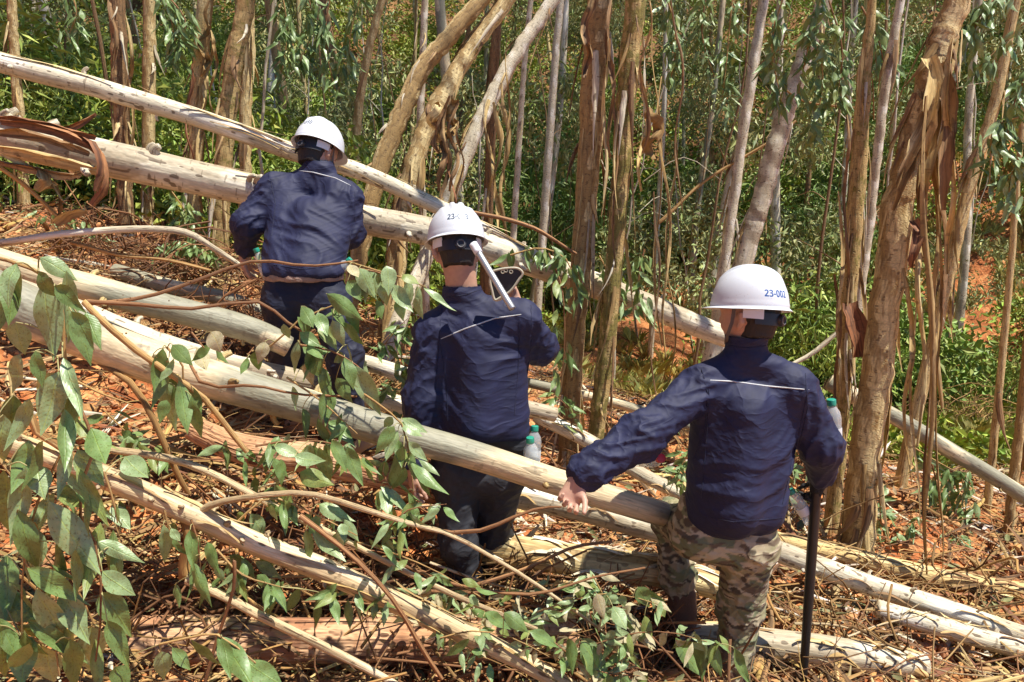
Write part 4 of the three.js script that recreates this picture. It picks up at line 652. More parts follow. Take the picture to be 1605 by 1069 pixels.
function person(S) {
  const A = q => at(...q);
  const J = {}; for (const k in S.j) J[k] = A(S.j[k]);
  const base = A(S.foot); base.y = groundH(base.x, -base.z);
  const o = thing('person', S.label, 'person', base, 'workers walking through the felled trees');
  const face = V(...S.face).normalize(), hu = V(...S.up); hu.sub(face.clone().multiplyScalar(hu.dot(face))).normalize(); const hr = face.clone().cross(hu).normalize();   // right of the head
  const hat = A(S.hat), H = (r, u, f, p = hat) => p.clone().addScaledVector(hr, r).addScaledVector(hu, u).addScaledVector(face, f);
  // head
  const headB = [bone(H(0, .035, -.03), .082, H(0, .03, .03), .078), bone(H(0, -.02, -.035), .076, H(0, -.02, .03), .07), bone(H(0, -.075, .055), .044, H(0, -.1, .062), .03), bone(H(-.04, -.06, .02), .034, H(.04, -.06, .02), .034), bone(H(0, -.02, .092), .014, H(0, -.052, .108), .0155, { k: .02 }), bone(H(-.028, -.075, .084), .014, H(.028, -.075, .084), .014, { k: .02 }), bone(H(-.035, -.004, .082), .014, H(.035, -.004, .082), .014, { k: .02 }),
    bone(H(0, -.04, -.02), .066, J.neck.clone().addScaledVector(V(0, -1, 0), .02), .068)];
  for (const sd of [-1, 1]) { headB.push(bone(H(sd * .078, -.04, .0), .009, H(sd * .096, -.034, -.02), .0115, { k: .01 }), bone(H(sd * .096, -.034, -.02), .0125, H(sd * .094, -.062, -.02), .0115, { k: .006 }), bone(H(sd * .094, -.062, -.02), .011, H(sd * .08, -.085, -.002), .0095, { k: .006 }), bone(H(sd * .034, -.022, .078), .013, H(sd * .032, -.022, .08), .012, { k: .006 })); }
  const headF = field(headB, .04);
  // clothes
  const up = J.hipL.clone().add(J.hipR).multiplyScalar(.5), tu = J.neck.clone().sub(up).normalize();
  const jb = S.jacket.map(([a, ra, b, rb, ex]) => bone(A(a), ra * (S.jk || .88), A(b), rb * (S.jk || .88), ex)), tb = S.trousers.map(([a, ra, b, rb, ex]) => bone(A(a), ra * (S.tk || .85), A(b), rb * (S.tk || .85), ex));
  const hem = A(S.hem), hn = V(...S.hemN).normalize(), jf0 = field(jb, .055), armF = field(jb.filter(q => q.limb), .03);
  const collar = [bone(J.neck.clone().addScaledVector(tu, -.03), .086, J.neck.clone().addScaledVector(tu, .012), .08)];
  const jf = (x, y, z) => { const t = jf0(x, y, z), h = (hem.x - x) * hn.x + (hem.y - y) * hn.y + (hem.z - z) * hn.z, c = Math.max(bd(collar[0], x, y, z), (x - S_n.x) * tu.x + (y - S_n.y) * tu.y + (z - S_n.z) * tu.z - .004); return smin(Math.min(Math.max(t, h), armF(x, y, z)), c, .03); };
  const S_n = J.neck.clone().addScaledVector(tu, .018);
  const jg = nets(jf, boxOf(jb, .03), S.cell || .008); crease(jg, jb, { s: S.seed, amp: S.amp || .0066, dir: V(...(S.pull || [.35, .9, .1])), tr: S.tr || 1 });
  wpart('jacket', boxUv(jg, 1.7), M.navy, o);
  const tf = field(tb, .045), tg = nets(tf, boxOf(tb, .02), S.camo ? .0065 : .01); crease(tg, tb, { s: S.seed + 3, amp: .006 }); boxUv(tg, 1.8); if (S.camo) camoPaint(tg);
  wpart('trousers', tg, S.camo ? M.camo : M[S.trouserMat], o);
  // skin: one surface from head to hands and feet
  const inner = [...jb, ...tb].map(q => bone(q.a, Math.max(.02, q.ra - (q.limb ? .035 : .055)), q.b, Math.max(.02, q.rb - (q.limb ? .035 : .055)))); inner.push(bone(J.neck, .05, jb[3].a, .03));
  const geos = [nets(field(inner, .03), boxOf(inner, .02), .022), nets(headF, boxOf(headB, .02), .005)];
  for (const [w, u, n, ts, curl, gl] of S.hands) { const hb = handBones(A(w), V(...u), V(...n), ts, curl, 1, .95); const g = nets(field(hb, .012), boxOf(hb, .01), .0034); if (gl) wpart('glove', boxUv(g, 4), M.glove, o); else geos.push(g); }
  for (const g of geos) { const P = g.attributes.position, c = []; for (let i = 0; i < P.count; i++) { const k = 1 + .07 * sn(P.getX(i) * 40, P.getY(i) * 40, P.getZ(i) * 40) + .06 * sn(P.getX(i) * 12, P.getY(i) * 12, P.getZ(i) * 12); c.push(k, k * (1 - .03 * sn(P.getX(i) * 25, P.getY(i) * 25, 3)), k); } g.setAttribute('color', new THREE.Float32BufferAttribute(c, 3)); }
  const bodyMesh = wpart('body', mergeGeometries(geos), M.skin, o);
  // hair: short at the nape
  const hb2 = headB.slice(0, 2).concat(bone(H(0, -.05, -.042), .066, H(0, -.105, -.034), .063));
  const hairF = (x, y, z) => { const d = field(hb2, .04)(x, y, z) - .001 - .002 * sn(x * 90, y * 30, z * 90), px = x - hat.x, py = y - hat.y, pz = z - hat.z, f = px * face.x + py * face.y + pz * face.z, u = px * hu.x + py * hu.y + pz * hu.z; return Math.max(d, f - .015 - .25 * Math.max(0, u + .02), -u - .118 - .004 * sn(x * 30, z * 30, 2)); };
  wpart('hair', nets(hairF, boxOf(hb2, .03), .005), M.hair, o);
  // hard hat
  const hg = new THREE.Group(); hg.name = 'hard_hat'; o.add(hg); hg.position.copy(hat).sub(base);
  hg.setRotationFromMatrix(new THREE.Matrix4().makeBasis(hr, hu, face.clone().negate())); hg.scale.setScalar(S.hatK || 1);
  const sh = helmetShell(...S.text); part('shell', sh.g, sh.mat, hg);
  part('head_band', band(.104, .126, -.016, -.06, -1.0, 1.0, -.008), M.blackPlastic, hg);
  for (const sd of [-1, 1]) part('side_strap', band(.106, .128, -.004, -.042, sd * .75, sd * 1.35, -.006), S.whiteStrap === false ? M.strap : M.whitePlastic, hg);
  const dial = new THREE.CylinderGeometry(.022, .024, .016, 24); dial.rotateX(Math.PI / 2); dial.translate(0, -.046, .128); part('dial', dial, M.blackPlastic, hg);
  const ring = new THREE.TorusGeometry(.015, .003, 8, 24); ring.translate(0, -.046, .137); part('dial_ring', ring, M.greyPlastic, hg);
  for (const sd of [-1, 1]) { const r = ribbon([V(sd * .098, -.002, -.01), V(sd * .099, -.06, -.015), V(sd * .082, -.11, -.04), V(sd * .03, -.142, -.07)], [.007, .007, .007, .007], V(0, 0, 1), { curl: .1, ragged: 0, s: 2 }); part('chin_strap', r, M.strapSheet, hg); }
  // piping: laid on the jacket where the seam runs
  const hit = (px, py) => { const d = A([px, py, 1]).sub(camera.position).normalize(); let t = 1.6; for (let i = 0; i < 160; i++) { const p = camera.position.clone().addScaledVector(d, t), v = jf(p.x, p.y, p.z); if (v < .001) return p; t += Math.max(.002, v * .7); if (t > 6) return null; } return null; };
  const surf = bodyMesh; void surf;
  const pp = S.pipe.map(q => hit(...q)).filter(Boolean); const ray = new THREE.Raycaster(), jm = o.children[0]; o.updateMatrixWorld(true);
  const pp2 = []; for (let i = 0; i <= 24; i++) { const fi = i / 24 * (S.pipe.length - 1), k = Math.min(S.pipe.length - 2, Math.floor(fi)), px = lerp(S.pipe[k][0], S.pipe[k + 1][0], fi - k), py = lerp(S.pipe[k][1], S.pipe[k + 1][1], fi - k); ray.set(camera.position, A([px, py, 1]).sub(camera.position).normalize()); const h = ray.intersectObject(jm, false)[0]; if (h) pp2.push(h.point.clone().addScaledVector(ray.ray.direction, .0006)); }
  void pp; if (pp2.length > 3) wpart('reflective_piping', tube(pp2, [.002, .0034, .0034, .0034, .002], { radial: 6, uneven: 0, seg: 48 }), M.piping, o);
  for (const line of S.seams || []) {
    const q = []; for (let i = 0; i <= 16; i++) { const fi = i / 16 * (line.length - 1), k = Math.min(line.length - 2, Math.floor(fi)); ray.set(camera.position, A([lerp(line[k][0], line[k + 1][0], fi - k), lerp(line[k][1], line[k + 1][1], fi - k), 1]).sub(camera.position).normalize()); const h = ray.intersectObject(jm, false)[0]; if (h) q.push(h.point.clone().addScaledVector(ray.ray.direction, .0012)); }
    if (q.length > 4) wpart('seam', tube(q, [.0024, .0024], { radial: 6, uneven: .1, seg: 30 }), M.navy, o);
  }
  return { o, J, jm, jf, A, hit, H, tb };
}
M.strapSheet = M.strap.clone(); M.strapSheet.side = THREE.DoubleSide;
const arm = { limb: 1 }, cuff = { limb: 1, cut: 1, fold: .55 };
const W3 = person({
  label: 'worker in camouflage trousers holding out an open palm and leaning on a black pole', foot: [1140, 1072, 2.85], seed: 3, camo: true,
  j: { neck: [1172, 510, 2.87], hipL: [1100, 850, 2.8], hipR: [1180, 850, 2.8] },
  face: [-.72, -.08, -.68], up: [.1, .98, -.12], hatK: 1.04, hat: [1174, 482, 2.87], text: ['23-002', '#1f56a4', .93, .70, 80], whiteStrap: true,
  jacket: [[[1120, 625, 2.85], .105, [1112, 800, 2.80], .112], [[1214, 625, 2.85], .105, [1190, 800, 2.80], .112], [[1168, 640, 2.80], .125, [1150, 800, 2.74], .125], [[1170, 560, 2.85], .066, [1105, 598, 2.83], .07], [[1170, 560, 2.85], .066, [1246, 600, 2.83], .07],
    [[1098, 606, 2.82], .086, [1005, 684, 2.68], .086, arm], [[1005, 684, 2.68], .084, [925, 735, 2.6], .07, { limb: 1, fold: 1.5 }], [[925, 735, 2.6], .064, [900, 751, 2.57], .046, cuff],
    [[1248, 612, 2.83], .088, [1288, 700, 2.82], .082, arm], [[1288, 700, 2.82], .08, [1287, 752, 2.92], .058, cuff]],
  hem: [1150, 838, 2.8], hemN: [.14, .98, .1], pull: [-.3, .92, .2], seams: [[[1100, 578], [1110, 620], [1104, 680], [1085, 720]], [[1262, 585], [1266, 640], [1252, 700]], [[1112, 600], [1108, 680], [1100, 780]], [[1266, 614], [1250, 690], [1226, 790]], [[1100, 808], [1150, 818], [1226, 812]], [[1130, 540], [1170, 545], [1210, 541]]], pipe: [[1113, 596], [1150, 598], [1200, 605], [1268, 611]],
  trousers: [[[1098, 800, 2.84], .11, [1182, 800, 2.84], .115], [[1095, 840, 2.82], .118, [1180, 850, 2.82], .12],
    [[1092, 835, 2.84], .112, [1052, 812, 3.16], .09, { limb: 1 }], [[1052, 812, 3.16], .088, [1062, 905, 3.1], .082, { limb: 1, fold: 1.4 }], [[1062, 900, 3.1], .078, [1068, 935, 3.08], .06, { limb: 1, cut: 1, fold: 1.2 }],
    [[1172, 858, 2.82], .122, [1160, 955, 2.88], .102, { limb: 1 }], [[1160, 955, 2.88], .1, [1148, 1062, 2.84], .078, { limb: 1, cut: 1, fold: 1.2 }]],
  hands: [[[905, 752, 2.575], [-.36, -.75, .34], [.1, .5, .86], -1, 1.3], [[1288, 752, 2.93], [-.1, -.75, -.2], [-.9, 0, -.3], 1, 1.3, 1]],
});
const W2 = person({
  label: 'worker in charcoal trousers with a shovel over the shoulder behind the grey trunk', foot: [742, 948, 3.12], seed: 8, trouserMat: 'charcoal',
  j: { neck: [724, 448, 3.16], hipL: [705, 720, 3.12], hipR: [795, 720, 3.12] },
  face: [-.2, -.3, -.93], up: [-.04, .96, -.25], hat: [715, 378, 3.17], text: ['23-003', '#2c4056', .99, .62, 86],
  jacket: [[[708, 520, 3.15], .105, [702, 670, 3.12], .118], [[788, 515, 3.15], .105, [793, 668, 3.12], .118], [[748, 530, 3.1], .125, [748, 665, 3.06], .13], [[726, 478, 3.15], .062, [684, 510, 3.13], .072], [[726, 478, 3.15], .062, [816, 492, 3.13], .075],
    [[676, 528, 3.12], .088, [660, 625, 3.08], .078, arm], [[660, 625, 3.08], .076, [648, 735, 3.04], .06, cuff],
    [[822, 508, 3.13], .088, [846, 545, 3.22], .08, arm], [[846, 545, 3.22], .076, [808, 478, 3.46], .06, cuff]],
  hem: [750, 684, 3.1], hemN: [.02, 1, 0], pull: [.5, .8, .2], seams: [[[692, 478], [688, 540], [682, 610]], [[832, 478], [834, 530], [826, 590]], [[700, 466], [730, 462], [758, 452]], [[690, 540], [700, 600], [702, 660]], [[815, 498], [812, 580], [806, 650]]], pipe: [[691, 531], [730, 515], [775, 499], [817, 493]],
  trousers: [[[705, 690, 3.13], .115, [795, 688, 3.13], .115], [[708, 740, 3.12], .12, [792, 740, 3.13], .118], [[714, 750, 3.11], .112, [718, 850, 3.08], .092, { limb: 1 }], [[718, 850, 3.08], .09, [742, 940, 3.1], .074, { limb: 1, cut: 1 }], [[786, 750, 3.13], .112, [772, 840, 3.22], .092, { limb: 1 }], [[772, 840, 3.22], .09, [768, 910, 3.3], .074, { limb: 1, cut: 1 }]],
  hands: [[[648, 736, 3.04], [-.05, -1, .05], [.9, 0, -.3], 1, .7], [[808, 478, 3.46], [-.3, .7, -.3], [-.6, 0, .8], 1, 1.5]],
});
const W1 = person({
  label: 'worker bending forward in a navy jacket and navy trousers between the sloping logs', foot: [552, 700, 3.76], seed: 14, trouserMat: 'navyTrouser', amp: .0085, jk: .95, tk: .9,
  j: { neck: [500, 258, 4.06], hipL: [445, 470, 3.76], hipR: [515, 470, 3.76] },
  face: [.42, -.42, -.8], up: [.16, .86, -.4], hatK: 1.0, hat: [500, 232, 4.1], text: ['23-010', '#26364a', .99, .58, 84],
  jacket: [[[452, 314, 4.0], .108, [446, 430, 3.75], .105], [[524, 320, 4.0], .108, [506, 430, 3.75], .105], [[490, 345, 3.9], .12, [478, 425, 3.73], .12], [[494, 284, 4.04], .07, [436, 296, 4.02], .08], [[494, 284, 4.04], .07, [540, 308, 4.02], .08],
    [[430, 300, 4.0], .084, [388, 350, 3.9], .076, arm], [[388, 350, 3.9], .072, [383, 396, 4.0], .056, cuff],
    [[543, 314, 4.0], .084, [548, 366, 4.0], .072, arm], [[548, 366, 4.0], .068, [518, 384, 4.24], .052, cuff]],
  hem: [476, 428, 3.75], hemN: [.02, 1, .1], pull: [.62, .72, .3], tr: 1.25, seams: [[[424, 280], [432, 320], [426, 370]], [[556, 300], [556, 340], [548, 370]], [[428, 415], [475, 422], [528, 416]]], pipe: [[447, 265], [490, 270], [525, 279], [550, 291]],
  trousers: [[[446, 445, 3.77], .105, [508, 445, 3.77], .105], [[446, 470, 3.76], .122, [512, 470, 3.76], .122], [[446, 482, 3.76], .118, [452, 568, 3.85], .092, { limb: 1 }], [[452, 568, 3.85], .09, [465, 655, 3.9], .075, { limb: 1, cut: 1 }], [[518, 482, 3.75], .12, [541, 560, 3.7], .095, { limb: 1 }], [[541, 560, 3.7], .092, [552, 682, 3.76], .074, { limb: 1, cut: 1, fold: 1.3 }]],
  hands: [[[383, 396, 4.0], [0, -.9, -.3], [.9, 0, .2], 1, .8], [[518, 384, 4.24], [-.2, -.4, -.9], [-.8, .3, 0], 1, 1]],
});
{ // hem of the undershirt, boots and shoes
  const w = W1, belt = [bone(at(448, 434, 3.76), .106, at(506, 434, 3.76), .106), bone(at(478, 434, 3.735), .112, at(478, 435, 3.735), .112)], c = at(478, 434, 3.75), bf = field(belt, .06);
  wpart('undershirt_hem', boxUv(nets((x, y, z) => Math.max(bf(x, y, z), Math.abs(y - c.y) - .017 - .004 * sn(x * 12, z * 12, 1)), boxOf(belt, .02), .008), 3), M.tanCloth, w.o);
  const boot = (W, name, mat, ankle, heel, toe, top) => { const b = [bone(at(...top), .062, at(...ankle), .058, { k: .03 }), bone(at(...heel), .046, at(...toe), .042), bone(at(...ankle), .055, at(...heel), .05)], s = [bone(at(...heel), .05, at(...toe), .047)], lowY = Math.min(at(...heel).y, at(...toe).y) - .05; const m = wpart(name, boxUv(nets((x, y, z) => Math.max(field(b, .04)(x, y, z), lowY - y + .012), boxOf(b, .02), .008), 4), mat, W.o); const sg = nets((x, y, z) => Math.max(field(s, .02)(x, y, z) - .003, y - lowY - .02, lowY - y - .006), boxOf(s, .02), .008); sg.translate(-W.o.position.x, -W.o.position.y, -W.o.position.z); part('sole', sg, M.blackPlastic, m); };
  boot(W3, 'boot', M.boot, [1069, 958, 3.08], [1070, 985, 3.06], [1052, 965, 3.24], [1069, 932, 3.08]);
  boot(W3, 'boot', M.boot, [1146, 1060, 2.84], [1146, 1078, 2.82], [1120, 1062, 3.0], [1147, 1044, 2.84]);
  boot(W2, 'boot', M.blackPlastic, [742, 936, 3.1], [744, 948, 3.07], [728, 930, 3.25], [740, 920, 3.1]);
  boot(W2, 'boot', M.blackPlastic, [768, 905, 3.3], [769, 912, 3.28], [762, 900, 3.45], [769, 892, 3.3]);
  boot(W1, 'shoe', M.shoe, [554, 684, 3.77], [556, 696, 3.75], [580, 690, 3.86], [553, 670, 3.76]);
  boot(W1, 'shoe', M.shoe, [466, 660, 3.9], [468, 672, 3.9], [470, 662, 4.05], [466, 648, 3.9]);
}
// ---------------------------------------------------------------- what they carry
M.poleBlack = new THREE.MeshStandardMaterial({ color: new THREE.Color().setRGB(.012, .012, .014), roughness: .38 });
M.steel = new THREE.MeshStandardMaterial({ color: new THREE.Color().setRGB(.42, .43, .44), roughness: .4, metalness: .6 });
M.darkSteel = new THREE.MeshStandardMaterial({ color: new THREE.Color().setRGB(.02, .02, .022), roughness: .5, metalness: .3 });
M.olive = new THREE.MeshStandardMaterial({ color: new THREE.Color().setRGB(.42, .38, .28), roughness: .6 });
{
  const a = at(1281, 740, 2.93), b = at(1258, 1076, 2.9), o = thing('walking_pole', 'thick black pole held upright by the worker in camouflage trousers', 'pole', b.clone());
  wpart('shaft', tube([a, a.clone().lerp(b, .5), b], [.0225, .021, .0165], { radial: 20, uneven: 0, seg: 20 }), M.poleBlack, o);
  wpart('grip', tube([a.clone().lerp(b, -.02), a.clone().lerp(b, .05), a.clone().lerp(b, .09)], [.026, .027, .025], { radial: 20, uneven: .02 }), M.glove, o);
}
{
  const A = at(745, 388, 2.98), B = at(803, 484, 2.82), o = thing('folding_shovel', 'steel shovel with dark pierced blade carried over the second worker’s shoulder', 'shovel', B.clone());
  wpart('handle', tube([A, A.clone().lerp(B, .5), B], [.0135, .0135, .0135], { radial: 18, uneven: 0, seg: 8 }), M.steel, o);
  wpart('collar', tube([A.clone().lerp(B, -.06), A.clone().lerp(B, .1)], [.017, .017], { radial: 18, uneven: 0, seg: 4 }), M.whitePlastic, o);
  // blade: a dished plate with a pale rolled rim and a row of holes
  const out = [[772, 425], [790, 421], [812, 421], [819, 428], [812, 440], [800, 456], [785, 466], [776, 470], [771, 455], [768, 440]], f = 2.99, cen = at(794, 442, f + .03), P = out.map(([x, y]) => at(x, y, f));
  const shp = new THREE.Shape(out.map(([x, y]) => { const p = at(x, y, f).sub(cen); return new THREE.Vector2(p.x, p.y); })), g = new THREE.ExtrudeGeometry(shp, { depth: .02, bevelEnabled: true, bevelSize: .004, bevelThickness: .004, bevelSegments: 2 });
  g.translate(cen.x, cen.y, cen.z - .0); wpart('blade', g, M.darkSteel, o);
  wpart('blade_rim', tube([...P, P[0]].map(p => p.clone().add(V(0, 0, .0))), [.0052, .0052], { radial: 8, uneven: .05, seg: 60 }), M.olive, o);
  for (const [x, y] of [[788, 426], [793, 424], [801, 426]]) { const t = new THREE.TorusGeometry(.0065, .0022, 8, 16), p = at(x, y, f - .002); t.translate(p.x, p.y, p.z); wpart('eyelet', t, M.olive, o); }
  wpart('bracket', tube([at(771, 452, f + .02), at(776, 470, f + .01), at(788, 466, f + .01), at(784, 452, f + .02)], [.006, .006], { radial: 8, uneven: 0, seg: 16 }), M.olive, o);
}
// water bottles in the pockets
M.pet = new THREE.MeshPhysicalMaterial({ color: new THREE.Color(.93, .96, .97), roughness: .12, transmission: .75, thickness: 0, ior: 1.4 });
M.capGreen = new THREE.MeshStandardMaterial({ color: new THREE.Color().setRGB(.02, .28, .19), roughness: .4 });
M.capRed = new THREE.MeshStandardMaterial({ color: new THREE.Color().setRGB(.42, .01, .025), roughness: .4 });
M.labelWhite = new THREE.MeshStandardMaterial({ color: new THREE.Color().setRGB(.7, .72, .72), roughness: .5 });
const bottleGeo = new THREE.LatheGeometry([[0, 0], [.026, 0], [.031, .006], [.031, .045], [.0295, .05], [.031, .055], [.031, .1], [.0295, .105], [.031, .11], [.031, .135], [.027, .155], [.016, .172], [.013, .178], [.013, .188]].map(p => new THREE.Vector2(...p)), 28);
const capGeo = new THREE.LatheGeometry([[0, .2], [.0135, .2], [.0155, .198], [.0158, .184], [.0158, .178], [.014, .178]].map(p => new THREE.Vector2(...p)), 24);
const sleeveGeo = new THREE.LatheGeometry([[.0315, .06], [.0318, .062], [.0318, .1], [.0315, .102]].map(p => new THREE.Vector2(...p)), 28);
function bottle(label, px, py, f, tilt, cap, k = 1) {              // px, py: the cap
  const top = at(px, py, f), o = thing('water_bottle', label, 'bottle', V(0, 0, 0), 'water bottles carried by the workers');
  o.rotation.set(tilt[0], 0, tilt[1]); o.scale.setScalar(k); o.updateMatrix(); const d = V(0, .19 * k, 0).applyEuler(o.rotation); o.position.copy(top).sub(d);
  part('vessel', bottleGeo, M.pet, o); part('cap', capGeo, cap, o); part('label_sleeve', sleeveGeo, M.labelWhite, o);
}
bottle('clear bottle with green cap lower in the second worker’s hip pocket', 831, 689, 2.98, [.1, .08], M.capGreen, 1.08);
bottle('clear bottle with green cap behind the other in the second worker’s hip pocket', 838, 671, 3.1, [-.05, -.06], M.capGreen, 1.08);
bottle('green capped bottle at the first worker’s left hip beside the sleeve', 402, 392, 3.86, [.1, .35], M.capGreen);
bottle('green capped bottle at the first worker’s right hip above the leaves', 548, 408, 3.75, [.1, -.9], M.capGreen);
bottle('bottle with red cap tipped toward the camera at the camouflaged hip', 1035, 718, 2.86, [1.25, -.25], M.capRed, 1.25);
bottle('pale bottle with green cap beyond the pole-holding arm', 1303, 630, 3.05, [0, .1], M.capGreen, 1.25);
bottle('bottle showing a green cap between the camouflaged hip and the pole', 1240, 770, 2.95, [0, .6], M.capGreen, .9);
// ---------------------------------------------------------------- eucalyptus leaves large enough to tell apart
const leafTex = tex(128, 256, (u, v) => {
  const x = Math.abs(u - .5) * 2, rib = 1 - sstep(.015, .05, x), vein = sstep(.86, .97, Math.sin((v * 1.0 - x * .16) * 2 * Math.PI * 13) * .5 + .5) * .5, n = fb(u, v, 8, 12, 4, 61), sp = sstep(.7, .76, fb(u, v, 24, 40, 2, 17));
  let c = mix3([.84, .88, .80], [1, 1, 1], n); c = mix3(c, [1.0, 1.0, .74], Math.max(rib * .8, vein * .14)); c = mix3(c, [.66, .55, .38], sp * .5); return c;
});
const leafBump = tex(128, 256, (u, v) => { const x = Math.abs(u - .5) * 2; return gray(.5 + .3 * (1 - sstep(.01, .08, x)) + .04 * Math.sin((v - x * .16) * 2 * Math.PI * 13) + .2 * (fb(u, v, 10, 16, 3, 6) - .5)); }, false);
const bigLeaf = (r, g, b, t = .22, ro = .5) => new THREE.MeshPhysicalMaterial({ color: new THREE.Color().setRGB(r, g, b), map: leafTex, bumpMap: leafBump, bumpScale: .0015, roughness: ro, side: THREE.DoubleSide, transmission: t, thickness: 0 });
M.leafPale = bigLeaf(.35, .45, .225, .22, .42); M.leafMid = bigLeaf(.235, .345, .12, .25, .42); M.leafShade = bigLeaf(.19, .28, .085, .25); M.leafDry = bigLeaf(.56, .47, .30, .2, .8); M.leafYellow = bigLeaf(.30, .36, .10, .3);  // the darkest green stands for unlit leaves, shade put into its colour
const LEAFGEO = [[.32, .05, .3], [.34, .25, -.2], [.38, -.2, .4], [.28, .12, .6], [.36, -.3, -.35], [.3, .5, .15], [.4, -.08, -.5], [.34, -.5, .3], [.3, .3, -.7]].map(([peak, bend, sway], k) => {
  const n = 9, pos = [], uv = [], idx = [];
  for (let i = 0; i <= n; i++) {
    const t = i / n, w = .5 * Math.pow(Math.sin(Math.PI * Math.pow(t, Math.log(.5) / Math.log(peak + .05))), 1.15), cx = sway * .35 * t * t, cz = bend * t * t + .03 * Math.sin(t * 7 + k);
    for (const a of [-1, -.5, 0, .5, 1]) { pos.push(cx + a * w, t, cz + .16 * w * Math.abs(a) * (k % 2 ? 1 : .6) + .05 * w * Math.sin(t * 11 + a * 2 + k)); uv.push(.5 + a * .5 * Math.max(.08, 2 * w), t); }
  }
  for (let i = 0; i < n; i++) for (let j = 0; j < 4; j++) { const a = i * 5 + j; idx.push(a, a + 1, a + 5, a + 1, a + 6, a + 5); }
  const g = new THREE.BufferGeometry(); g.setAttribute('position', new THREE.Float32BufferAttribute(pos, 3)); g.setAttribute('uv', new THREE.Float32BufferAttribute(uv, 2)); g.setIndex(idx); g.computeVertexNormals(); return g;
});
function leaf(o, B, T, width, mat, nrm) {
  const m = new THREE.Mesh(pick(LEAFGEO), M[mat]); m.name = 'leaf'; m.castShadow = m.receiveShadow = true;
  const Y = T.clone().sub(B), L = Y.length(); Y.normalize(); const N = nrm || V(rr(-.8, .8), rr(-.1, 1.1), rr(.15, 1.1)), X = Y.clone().cross(N).normalize(), Z = X.clone().cross(Y);
  if (rnd() < .5) { X.negate(); Z.negate(); }
  m.matrixAutoUpdate = true; m.setRotationFromMatrix(new THREE.Matrix4().makeBasis(X, Y, Z)); m.scale.set(width, L, L * .8); m.position.copy(B).sub(o.position); o.add(m); return m;
}
const MIX = { pale: ['leafPale', 'leafPale', 'leafMid', 'leafPale', 'leafShade'], mid: ['leafMid', 'leafPale', 'leafMid', 'leafShade', 'leafYellow'], dark: ['leafShade', 'leafMid', 'leafShade', 'leafPale'], dry: ['leafDry', 'leafPale', 'leafDry', 'leafYellow', 'leafPale', 'leafMid'] };
// stems: lists of [px, py, f]; leaves: [base x, y, tip x, y, width, tone]; fill: leaves set at random along the stems
function spray(label, stems, leaves, fill, { f = 2, len = [.1, .15], wid = [.03, .045], mix = 'pale', s = 1, hang = .75, r = .004, group } = {}) {
  reseed(s); const P0 = at(...stems[0][0]), o = thing('leafy_branch', label, 'branch', P0, group);
  const curves = stems.map((st, i) => { const P = st.map(q => at(...q)); wpart('stem', tube(P, [r, r * .8, r * .45], { radial: 7, uneven: .08, s: i, wob: .004 }), M[i % 2 ? 'redtwig' : 'twig'], o); return new THREE.CatmullRomCurve3(P, false, 'centripetal'); });
  const near = p => { let b = null, d = 9; for (const c of curves) for (let t = 0; t <= 1; t += .1) { const q = c.getPoint(t), e = q.distanceTo(p); if (e < d) { d = e; b = q; } } return b; };
  for (const [bx, by, tx, ty, w, tone] of leaves) { const ff = f + rr(-.06, .06), B = at(bx, by, ff), T = at(tx, ty, ff + rr(-.05, .04)); leaf(o, B, T, w / ppm(ff) * rr(.95, 1.18), { p: 'leafPale', m: 'leafMid', d: 'leafShade', y: 'leafYellow', t: 'leafDry' }[tone || 'p'], tone === 'd' ? V(rr(-.9, .9), rr(-.6, .5), rr(.3, 1)) : V(rr(-.2, .55), rr(.35, 1), .8)); const q = near(B); if (q && q.distanceTo(B) > .006 && q.distanceTo(B) < .25) wpart('leaf_stalk', tube([q, q.clone().lerp(B, .6).add(V(0, .008, 0)), B], [.0018, .0015, .0012], { radial: 5, seg: 5 }), M.leafStalk, o); }
  for (let i = 0; i < fill; i++) {
    const c = pick(curves), t = Math.pow(rnd(), .8), B = c.getPoint(t).add(V(rr(-1, 1), rr(-.6, .6), rr(-1, 1)).multiplyScalar(len[1] * .35)), L = rr(...len), d = V(rr(-1, 1), rr(-.6, .6) - hang * 1.6, rr(-1, 1)).normalize();
    leaf(o, B, B.clone().addScaledVector(d, L), rr(...wid), pick(MIX[mix]));
  }
  return o;
}
M.leafStalk = new THREE.MeshStandardMaterial({ color: new THREE.Color().setRGB(.34, .30, .12), roughness: .7 });
